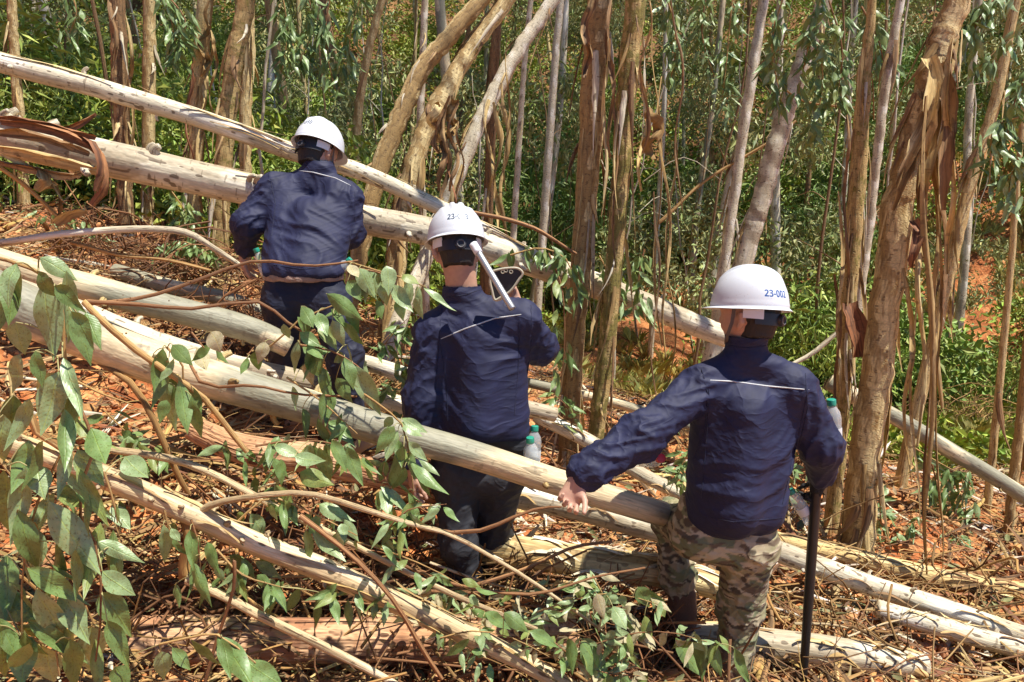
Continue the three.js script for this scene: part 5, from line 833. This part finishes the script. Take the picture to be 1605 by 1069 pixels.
spray('big grey green leafy branch hanging over the fallen trunks beside the camera', [[[-30, 398, 1.45], [40, 420, 1.45], [85, 450, 1.45], [100, 560, 1.45], [110, 680, 1.44], [70, 760, 1.43], [40, 860, 1.42], [35, 1000, 1.42]], [[90, 560, 1.45], [125, 640, 1.45], [150, 700, 1.44], [120, 790, 1.44], [150, 850, 1.43], [160, 950, 1.42], [150, 1040, 1.42]], [[-30, 700, 1.4], [20, 740, 1.4], [30, 860, 1.4], [70, 940, 1.4], [90, 1060, 1.4]]],
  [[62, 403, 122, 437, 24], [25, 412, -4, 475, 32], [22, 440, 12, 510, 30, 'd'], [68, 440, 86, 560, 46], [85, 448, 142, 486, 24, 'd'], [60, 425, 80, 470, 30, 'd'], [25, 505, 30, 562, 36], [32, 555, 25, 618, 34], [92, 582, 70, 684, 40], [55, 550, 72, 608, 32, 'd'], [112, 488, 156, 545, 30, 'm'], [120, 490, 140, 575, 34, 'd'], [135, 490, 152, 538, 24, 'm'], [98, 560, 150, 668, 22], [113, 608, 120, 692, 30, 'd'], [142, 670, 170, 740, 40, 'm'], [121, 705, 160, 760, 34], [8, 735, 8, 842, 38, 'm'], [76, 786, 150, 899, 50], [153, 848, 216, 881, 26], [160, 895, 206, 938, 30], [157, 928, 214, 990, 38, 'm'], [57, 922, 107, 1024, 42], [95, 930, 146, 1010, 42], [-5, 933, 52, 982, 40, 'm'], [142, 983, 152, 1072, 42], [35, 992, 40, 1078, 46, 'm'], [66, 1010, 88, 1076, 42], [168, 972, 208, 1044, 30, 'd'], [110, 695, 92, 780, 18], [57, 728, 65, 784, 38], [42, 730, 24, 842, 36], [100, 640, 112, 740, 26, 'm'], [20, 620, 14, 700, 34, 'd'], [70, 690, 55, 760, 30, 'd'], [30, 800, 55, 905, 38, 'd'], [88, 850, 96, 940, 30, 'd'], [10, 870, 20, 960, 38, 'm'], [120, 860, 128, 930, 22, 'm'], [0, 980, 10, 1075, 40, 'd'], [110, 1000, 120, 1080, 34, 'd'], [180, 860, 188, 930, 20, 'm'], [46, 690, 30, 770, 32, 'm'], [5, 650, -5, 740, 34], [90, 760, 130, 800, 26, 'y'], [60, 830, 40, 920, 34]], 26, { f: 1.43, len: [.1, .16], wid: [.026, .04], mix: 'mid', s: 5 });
spray('leafy sprig with a curled front leaf lying on the brown log', [[[250, 1010, 1.9], [300, 1000, 1.9], [340, 996, 1.9], [400, 1040, 1.9]]], [[340, 997, 405, 1074, 40, 'm'], [300, 1000, 345, 1050, 26, 'd'], [252, 1022, 266, 1076, 30], [270, 1015, 300, 1050, 22, 'm'], [348, 1000, 362, 1066, 24, 'd'], [385, 1035, 440, 1080, 34, 'm'], [180, 1045, 200, 1080, 30, 'd']], 0, { f: 1.9, s: 6 });
spray('small leaf sprig hanging from the yellowish branch near its stub', [[[258, 800, 2.15], [262, 822, 2.15], [268, 840, 2.15]], [[300, 815, 2.15], [310, 850, 2.15], [315, 900, 2.15]], [[165, 740, 2.1], [180, 790, 2.1], [185, 820, 2.1]]], [[256, 822, 266, 892, 22], [268, 828, 280, 850, 14], [196, 716, 228, 758, 32], [298, 830, 310, 895, 20, 'd'], [312, 845, 322, 930, 18, 'd'], [300, 880, 330, 960, 18, 'm'], [325, 850, 345, 905, 18, 'd'], [320, 900, 305, 955, 16, 'd'], [175, 790, 200, 832, 24], [188, 785, 195, 820, 18, 'd'], [275, 915, 282, 950, 14, 'm']], 8, { f: 2.13, len: [.06, .11], wid: [.018, .028], mix: 'dark', s: 7 });
spray('shade-toned green leaf clump hanging in front of the grey trunk below the red brown branch', [[[262, 545, 2.25], [285, 575, 2.25], [275, 640, 2.25]], [[300, 520, 2.25], [320, 545, 2.25]]], [[255, 545, 232, 610, 24, 'd'], [265, 560, 248, 640, 26, 'm'], [280, 595, 300, 680, 28, 'm'], [262, 600, 270, 682, 26], [290, 600, 318, 665, 28, 'm'], [270, 540, 300, 575, 24, 'd'], [240, 555, 262, 600, 22, 't'], [330, 520, 352, 552, 28, 't'], [308, 545, 328, 580, 26, 't'], [275, 590, 250, 650, 24, 'd'], [300, 620, 312, 690, 22, 'd']], 4, { f: 2.25, len: [.06, .1], wid: [.025, .04], mix: 'dark', s: 9 });
spray('dense shade-toned green leaf bunch with one big pale leaf before the first worker’s thighs', [[[395, 560, 2.5], [440, 530, 2.5], [470, 500, 2.5], [520, 480, 2.5], [545, 470, 2.5]], [[470, 540, 2.45], [520, 550, 2.45], [558, 572, 2.45], [590, 600, 2.45]], [[450, 590, 2.45], [500, 625, 2.45], [560, 680, 2.45]]],
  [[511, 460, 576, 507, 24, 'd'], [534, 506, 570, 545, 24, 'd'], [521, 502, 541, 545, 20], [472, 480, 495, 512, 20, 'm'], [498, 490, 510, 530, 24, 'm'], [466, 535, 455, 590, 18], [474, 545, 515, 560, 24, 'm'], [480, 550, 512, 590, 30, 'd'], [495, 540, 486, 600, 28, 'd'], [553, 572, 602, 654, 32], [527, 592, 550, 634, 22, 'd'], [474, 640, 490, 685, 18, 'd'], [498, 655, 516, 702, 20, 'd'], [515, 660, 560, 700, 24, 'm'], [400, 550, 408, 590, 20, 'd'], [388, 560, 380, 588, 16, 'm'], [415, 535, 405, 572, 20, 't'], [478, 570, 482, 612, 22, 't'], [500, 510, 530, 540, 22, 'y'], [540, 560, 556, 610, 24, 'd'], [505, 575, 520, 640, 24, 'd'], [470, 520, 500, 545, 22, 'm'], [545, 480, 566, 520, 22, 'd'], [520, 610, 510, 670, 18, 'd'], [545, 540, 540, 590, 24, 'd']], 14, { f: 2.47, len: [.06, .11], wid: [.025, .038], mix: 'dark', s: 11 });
spray('pale pointed leaves spread between the first two workers', [[[545, 410, 2.6], [590, 425, 2.6], [640, 440, 2.6], [668, 452, 2.6]], [[560, 420, 2.62], [600, 430, 2.62], [615, 450, 2.62]]], [[563, 420, 588, 472, 24], [580, 418, 596, 470, 20], [606, 417, 616, 456, 26], [614, 446, 642, 492, 24], [640, 440, 648, 488, 22], [654, 448, 664, 500, 12], [664, 450, 702, 496, 14], [548, 415, 560, 440, 20, 't'], [632, 430, 655, 445, 18, 'y'], [598, 440, 606, 480, 20], [570, 440, 580, 478, 16, 'd'], [622, 470, 638, 500, 18, 'm'], [545, 440, 570, 470, 24, 'm'], [650, 465, 668, 505, 14], [590, 470, 602, 500, 16, 'd']], 4, { f: 2.6, len: [.06, .1], wid: [.02, .03], mix: 'pale', s: 12 });
spray('long drooping spray of narrow bright leaves before the second worker’s left arm', [[[560, 610, 2.45], [600, 640, 2.45], [628, 665, 2.45], [640, 710, 2.45], [648, 770, 2.45]], [[600, 740, 2.42], [620, 780, 2.42], [640, 810, 2.42]]], [[618, 668, 586, 712, 20, 'm'], [624, 675, 600, 722, 20], [633, 700, 588, 775, 24, 'm'], [640, 692, 664, 722, 20], [641, 722, 698, 780, 22, 'm'], [634, 732, 616, 778, 20, 'm'], [644, 738, 676, 784, 16, 'd'], [600, 765, 606, 812, 24], [596, 762, 652, 810, 18], [628, 660, 660, 690, 20], [630, 655, 668, 680, 16], [640, 770, 650, 810, 12, 'm'], [612, 790, 622, 840, 18, 'y'], [634, 790, 648, 832, 14], [656, 720, 690, 745, 12], [625, 690, 632, 735, 18, 'd'], [605, 720, 596, 760, 18, 'd']], 10, { f: 2.43, len: [.07, .12], wid: [.022, .034], mix: 'mid', s: 13 });
spray('pale green leaf heap along the yellowish branch left of the second worker’s knees', [[[360, 830, 2.28], [420, 780, 2.3], [480, 800, 2.3], [560, 840, 2.3]], [[400, 700, 2.4], [470, 690, 2.4], [540, 700, 2.4], [590, 730, 2.4]], [[340, 860, 2.2], [380, 900, 2.2], [440, 920, 2.2]]], [[462, 715, 510, 732, 26, 'p'], [430, 700, 476, 716, 22], [470, 740, 520, 765, 30, 'y'], [440, 720, 450, 760, 22, 'd'], [488, 820, 536, 880, 28], [500, 790, 555, 820, 24], [430, 760, 458, 800, 24, 'y'], [392, 805, 420, 842, 24], [410, 850, 432, 905, 22, 'm'], [430, 910, 418, 985, 18, 'm'], [400, 880, 442, 905, 20], [360, 870, 400, 900, 20, 'y'], [480, 830, 490, 880, 18, 'd'], [520, 690, 545, 740, 22, 'd'], [545, 700, 560, 760, 22, 'd'], [500, 700, 520, 760, 24, 'm'], [470, 920, 450, 965, 16, 'm'], [494, 930, 500, 985, 18, 'd'], [520, 935, 530, 980, 16, 'm'], [545, 940, 548, 985, 14, 'd']], 60, { f: 2.32, len: [.06, .11], wid: [.022, .036], mix: 'mid', s: 14 });
spray('heap of wilting olive leaves at the feet of the worker in camouflage', [[[840, 960, 2.42], [900, 940, 2.42], [960, 930, 2.42], [1040, 950, 2.42]], [[880, 1040, 2.38], [960, 1000, 2.38], [1040, 990, 2.38], [1120, 1010, 2.4]], [[930, 900, 2.45], [960, 960, 2.42], [990, 1050, 2.4]], [[860, 1000, 2.36], [930, 1050, 2.36], [1010, 1060, 2.36]]], [[912, 1005, 950, 1075, 44, 'm'], [1016, 925, 1050, 975, 34, 'd'], [1000, 920, 1020, 950, 26, 'd'], [935, 930, 950, 975, 22, 't'], [960, 950, 985, 985, 24, 'p'], [985, 960, 1005, 1015, 24, 't'], [1010, 965, 1030, 1020, 22, 'y'], [1060, 1000, 1090, 1060, 24, 'm'], [1090, 1005, 1110, 1062, 22, 'd'], [1115, 1010, 1130, 1065, 22, 'm'], [1150, 1015, 1165, 1066, 20, 'd'], [890, 1000, 905, 1050, 26, 'd']], 150, { f: 2.4, len: [.05, .1], wid: [.018, .034], mix: 'dry', s: 15, hang: .35, r: .003 });
spray('leaf spray crossing the brown log beside the wilting heap', [[[690, 1000, 2.3], [740, 990, 2.3], [800, 1000, 2.3], [860, 1030, 2.3]], [[640, 960, 2.35], [690, 980, 2.35], [760, 1040, 2.35]]], [[735, 1000, 700, 1035, 22, 'd'], [790, 960, 830, 990, 26, 'd'], [760, 960, 800, 985, 22, 'm'], [830, 990, 880, 1010, 20, 'm']], 34, { f: 2.32, len: [.05, .09], wid: [.018, .03], mix: 'dry', s: 16, hang: .4, r: .003 });
spray('deep green leafy branch hanging from the thick trunk beside the stout standing tree', [[[800, 400, 4.5], [850, 390, 4.5], [890, 410, 4.5], [900, 470, 4.5]], [[860, 395, 4.5], [880, 450, 4.45], [885, 540, 4.45], [880, 600, 4.45]], [[940, 400, 4.9], [965, 450, 4.9], [975, 520, 4.9]], [[1010, 390, 4.9], [1000, 440, 4.9], [1010, 500, 4.9]]], [], 130, { f: 4.5, len: [.09, .16], wid: [.025, .045], mix: 'mid', s: 17, r: .006 });
spray('shade-toned green leaf bunch hanging under the straight grey cream pole', [[[1430, 700, 5], [1470, 725, 5], [1510, 745, 5]], [[1460, 720, 5], [1470, 770, 5], [1475, 820, 5]], [[1505, 735, 5], [1515, 790, 5], [1510, 830, 5]]], [], 90, { f: 5, len: [.1, .18], wid: [.025, .045], mix: 'dark', s: 18, r: .006 });
spray('grey green leafy bough drooping beside the thickest tree above the red bank', [[[1620, 20, 4.6], [1570, 70, 4.6], [1530, 110, 4.6]], [[1625, 90, 4.6], [1590, 160, 4.6], [1575, 240, 4.6]], [[1610, 180, 4.6], [1560, 200, 4.6], [1550, 290, 4.6]], [[1590, -20, 4.6], [1545, 10, 4.6], [1520, 60, 4.6]], [[1630, 240, 4.6], [1590, 260, 4.6], [1580, 330, 4.6]]], [], 210, { f: 4.6, len: [.1, .17], wid: [.025, .045], mix: 'pale', s: 19, r: .006 });
spray('large leafy bough hanging before the tilted trunk', [[[1290, -20, 5.6], [1270, 60, 5.6], [1250, 150, 5.6]], [[1300, 0, 5.6], [1320, 80, 5.6], [1310, 170, 5.6]], [[1230, -10, 5.7], [1210, 70, 5.7], [1225, 160, 5.7]], [[1350, 10, 5.6], [1375, 60, 5.6], [1390, 120, 5.6]], [[1270, 40, 5.6], [1290, 120, 5.6], [1275, 210, 5.6]]], [], 260, { f: 5.6, len: [.1, .18], wid: [.028, .05], mix: 'mid', s: 20, r: .007 });
spray('thin leafy bough against the hill between the mossy tree and the slender one', [[[1040, -20, 6.5], [1060, 60, 6.5], [1050, 130, 6.5]], [[1110, -20, 6.6], [1100, 50, 6.6], [1120, 120, 6.6]], [[1150, -10, 6.6], [1140, 80, 6.6], [1130, 180, 6.6]]], [], 160, { f: 6.5, len: [.11, .19], wid: [.025, .045], mix: 'mid', s: 21, r: .007 });
spray('shade-toned green leafy bough hanging between the first two upright trunks by the logs', [[[245, -20, 6.0], [270, 40, 6.0], [275, 90, 6.0]], [[260, -10, 6.0], [290, 30, 6.0], [285, 70, 6.0]], [[110, -20, 6.4], [120, 20, 6.4], [105, 60, 6.4]]], [], 110, { f: 6, len: [.12, .2], wid: [.025, .04], mix: 'dark', s: 22, r: .007 });
spray('leafy bough above the first worker’s helmet', [[[440, -20, 6.8], [450, 50, 6.8], [440, 120, 6.8]], [[520, -20, 7], [510, 60, 7], [525, 140, 7]], [[570, -20, 7], [550, 50, 7], [545, 110, 7]], [[480, -20, 7], [490, 40, 7], [470, 100, 7]]], [], 220, { f: 6.9, len: [.12, .2], wid: [.026, .045], mix: 'dark', s: 23, r: .007 });
spray('low sapling leaves beside the log under the extended sleeve', [[[1030, 660, 3.9], [1060, 690, 3.9], [1080, 740, 3.9]], [[900, 690, 4.2], [890, 640, 4.2], [870, 620, 4.2]], [[1085, 700, 3.8], [1050, 770, 3.8]]], [], 70, { f: 3.9, len: [.06, .12], wid: [.018, .032], mix: 'mid', s: 24, hang: .3 });
spray('leafy weeds behind the black pole at the edge of the slope', [[[1245, 720, 4.4], [1250, 660, 4.4], [1240, 620, 4.4]], [[1265, 740, 4.4], [1280, 680, 4.4], [1290, 640, 4.4]], [[1240, 780, 4.3], [1235, 740, 4.3], [1250, 700, 4.3]]], [], 60, { f: 4.4, len: [.06, .12], wid: [.02, .035], mix: 'pale', s: 25, hang: .3 });
spray('low pale leafed weeds by the foot of the thickest tree', [[[1400, 860, 4.6], [1420, 830, 4.6], [1440, 810, 4.6]], [[1450, 850, 4.7], [1480, 840, 4.7], [1520, 850, 4.7]], [[1390, 850, 4.6], [1380, 800, 4.6], [1390, 760, 4.6]]], [], 80, { f: 4.6, len: [.06, .12], wid: [.02, .035], mix: 'pale', s: 26, hang: .3 });

spray('fresh leaf spray fallen over the crossing of the branches before the second worker', [[[560, 850, 2.3], [620, 870, 2.3], [690, 900, 2.3], [760, 940, 2.3]], [[600, 840, 2.32], [640, 800, 2.32], [700, 790, 2.35]], [[520, 900, 2.3], [560, 930, 2.3], [610, 940, 2.3]]], [], 60, { f: 2.3, len: [.06, .11], wid: [.02, .032], mix: 'mid', s: 31, hang: .4, r: .003 });
spray('wilting leaves on thin stems between the brown log and the flaky yellowish log', [[[760, 950, 2.6], [840, 920, 2.62], [930, 910, 2.65]], [[800, 980, 2.55], [870, 960, 2.55], [960, 950, 2.58]], [[620, 940, 2.55], [700, 930, 2.55], [760, 960, 2.55]]], [], 110, { f: 2.6, len: [.05, .1], wid: [.016, .03], mix: 'dry', s: 32, hang: .25, r: .003 });
spray('leafy cut tip lying below the first worker’s shoe beside the cream trunk', [[[560, 660, 3.2], [600, 650, 3.2], [650, 660, 3.2]], [[580, 620, 3.4], [620, 600, 3.4], [640, 560, 3.4]], [[590, 560, 3.6], [620, 520, 3.6], [640, 500, 3.6]]], [], 90, { f: 3.3, len: [.06, .12], wid: [.02, .034], mix: 'mid', s: 33, hang: .35, r: .003 });
spray('fresh leaf spray on the litter left of the half buried log', [[[160, 640, 2.5], [210, 690, 2.5], [260, 720, 2.5]], [[330, 690, 2.6], [400, 720, 2.6], [450, 760, 2.6]]], [], 50, { f: 2.5, len: [.06, .11], wid: [.02, .034], mix: 'mid', s: 34, hang: .4, r: .003 });
spray('leafy tip caught above the weathered grey trunk by the bowed tree', [[[250, 390, 5.4], [290, 380, 5.4], [330, 400, 5.4]], [[60, 330, 5.8], [110, 340, 5.8], [150, 370, 5.8]], [[270, 300, 6.0], [290, 330, 6.0], [300, 380, 6.0]]], [], 150, { f: 5.6, len: [.1, .17], wid: [.025, .04], mix: 'mid', s: 35, hang: .5, r: .005 });
// ---------------------------------------------------------------- litter on the ground: nobody could count it
reseed(900);
function scatter(name, label, category, geo, mat, n, area, size, { lift = .004, tilt = .35, tint = true, flat = false } = {}) {
  const m = new THREE.InstancedMesh(geo, mat, n), d = new THREE.Object3D(), c = new THREE.Color(); m.name = numbered(name); m.castShadow = m.receiveShadow = true; let k = 0;
  for (let i = 0; i < n * 6 && k < n; i++) {
    const q = area(); if (!q) continue; const s = size(); d.position.copy(onGround(q[0], q[1], lift * s * (flat ? 1 : rr(0, 2)))); d.rotation.set(rr(-tilt, tilt), rr(0, 6.3), rr(-tilt, tilt)); d.scale.set(s * rr(.7, 1.3), s, s * rr(.7, 1.3)); d.updateMatrix(); m.setMatrixAt(k, d.matrix); const v = rr(.6, 1.2); m.setColorAt(k++, tint ? c.setRGB(v, v * rr(.88, 1.02), v * rr(.8, 1)) : c.setRGB(1, 1, 1));
  }
  m.count = k; scene.add(m); tag(m, label, category, null, 'stuff');
}
const near = (pw = 1.15) => { const f = 1.7 + 7.5 * Math.pow(rnd(), pw), x = rr(-.8, .8) * (f + .4); return [x, f]; };
const patchy = (k, th, pw) => () => { const q = near(pw); return sn(q[0] * .9, q[1] * .9, k) + .5 * sn(q[0] * 2.6, q[1] * 2.6, k + 3) > th ? q : null; };
const clod = new THREE.IcosahedronGeometry(.02, 1); { const P = clod.attributes.position; for (let i = 0; i < P.count; i++) { const x = P.getX(i), y = P.getY(i), z = P.getZ(i), k = 1 + .4 * sn(x * 60, y * 60, z * 60); P.setXYZ(i, x * k, y * k * .75, z * k); } clod.computeVertexNormals(); }
M.clod = new THREE.MeshStandardMaterial({ color: new THREE.Color().setRGB(.50, .26, .11), roughness: 1 });
scatter('soil_clods', 'crumbs and clods of orange clay on the slope', 'soil', clod, M.clod, 26000, () => near(1.3), () => Math.pow(rnd(), 2.2) * 1.5 + .25, { lift: .006, tilt: 3 });
const shard = s => { reseed(s); return ribbon([V(-.5, 0, 0), V(-.2, rr(.01, .04), rr(-.05, .05)), V(.2, rr(.0, .05), rr(-.05, .05)), V(.5, rr(0, .05), rr(-.08, .08))].map(v => v.multiplyScalar(.3)), [.004, rr(.009, .016), rr(.008, .015), .003], V(0, .2, 1), { curl: rr(.4, 1.1), seg: 7, s, twist: rr(-.6, .6) }); };
[['ribbonTan', 1], ['ribbonPale', 2], ['ribbonBrown', 3], ['ribbonRed', 4], ['ribbonGrey', 5]].forEach(([m, s], i) => { const g = shard(s * 7); reseed(950 + i); scatter('bark_litter', ['tan', 'cream', 'dark brown', 'reddish', 'grey'][i] + ' shed bark shards strewn over the slope', 'bark litter', g, M[m], [1900, 900, 2000, 700, 1300][i], patchy(40 + i, .1, 1.2), () => rr(.3, 1.35), { lift: .035, tilt: .45 }); });
const straw = tube([V(-.15, 0, 0), V(-.03, .012, .012), V(.06, .008, -.01), V(.15, .02, .006)], [.0022, .002, .0012], { radial: 4, seg: 6, uneven: 0 });
[['twig', 'tan'], ['redtwig', 'reddish'], ['ribbonBrown', 'brown']].forEach(([m, l], i) => { reseed(970 + i); scatter('twig_litter', l + ' fine twigs and stalks strewn over the slope', 'twig litter', straw, M[m], 1900, patchy(50 + i, -.15, 1.2), () => rr(.4, 1.7), { lift: .03, tilt: .5 }); });
M.dryLeaf = new THREE.MeshStandardMaterial({ color: new THREE.Color().setRGB(.40, .29, .17), roughness: .85, side: THREE.DoubleSide, map: leafTex });
M.dryLeaf2 = new THREE.MeshStandardMaterial({ color: new THREE.Color().setRGB(.24, .24, .12), roughness: .8, side: THREE.DoubleSide, map: leafTex });
const flatLeaf = LEAFGEO[1].clone(); flatLeaf.scale(.28, 1, .8); flatLeaf.rotateX(-Math.PI / 2); flatLeaf.scale(.1, .1, .1);
reseed(990); scatter('leaf_litter', 'dry brown fallen leaves strewn over the slope', 'leaf litter', flatLeaf, M.dryLeaf, 3600, patchy(60, 0, 1.2), () => rr(.5, 1.2), { lift: .02, tilt: .5 });
reseed(991); scatter('leaf_litter', 'wilted olive fallen leaves strewn over the slope', 'leaf litter', flatLeaf, M.dryLeaf2, 2600, patchy(63, .1, 1.2), () => rr(.5, 1.3), { lift: .03, tilt: .6 });

// heaps of dry brush caught between the trunks
const crook = tube([V(-.3, 0, 0), V(-.1, .05, .04), V(.1, .0, -.04), V(.3, .07, .03)], [.004, .0035, .002], { radial: 5, seg: 9, uneven: .1 });
[[1275, 560, 5.8, .55, .35, 130, 'beside the right helmet'], [1190, 405, 6.5, .4, .3, 160, 'round the foot of the tilted trunk'], [240, 405, 5.6, .9, .22, 190, 'under the curved cream pole'], [610, 545, 4.6, .45, .22, 140, 'between the first two workers'], [560, 745, 3.15, .6, .14, 90, 'beside the half buried log'], [1460, 930, 3.9, .6, .12, 55, 'between the logs below the thickest tree'], [900, 960, 2.75, .5, .1, 60, 'behind the wilting leaf heap'], [1540, 520, 8.5, .9, .4, 120, 'at the foot of the red bank'], [400, 440, 4.9, .7, .2, 150, 'behind the first worker’s left hand'], [150, 650, 2.6, .5, .12, 60, 'under the crooked orange stub'], [330, 650, 2.9, .5, .14, 70, 'on the clay under the grey trunk'], [480, 770, 2.7, .5, .12, 45, 'under the pale leaf heap'], [640, 860, 2.7, .5, .1, 45, 'before the second worker’s boots'], [780, 850, 3.0, .45, .08, 90, 'behind the second worker’s knees'], [1010, 870, 2.95, .4, .08, 80, 'along the flaky yellowish log'], [1300, 960, 3.35, .5, .1, 35, 'behind the black pole'], [760, 620, 4.4, .5, .2, 120, 'beyond the second worker’s elbow']].forEach(([px, py, f, rx, ry, n, where], i) => {
  reseed(1200 + i); const c = at(px, py, f), m = new THREE.InstancedMesh(crook, M[i % 2 ? 'twig' : 'redtwig'], n), d = new THREE.Object3D(), q = new THREE.Color(); m.name = numbered('brush_heap'); m.castShadow = m.receiveShadow = true;
  for (let k = 0; k < n; k++) { const x = c.x + rx * (rnd() + rnd() - 1), z = c.z + .5 * (rnd() + rnd() - 1), g = groundH(x, -z); d.position.set(x, g + .02 + ry * rnd() * rnd() * 1.8, z); d.rotation.set(rr(-.9, .9), rr(0, 6.3), rr(-.7, .7)); d.scale.set(rr(.3, 1.4), rr(.5, 2.2), rr(.4, 2)); d.updateMatrix(); m.setMatrixAt(k, d.matrix); const v = rr(.4, 1.15); m.setColorAt(k, q.setRGB(v, v * .93, v * .85)); }
  scene.add(m); tag(m, 'tangle of dry twigs and stalks ' + where, 'brush', null, 'stuff');
});
renderer.render(scene, camera);
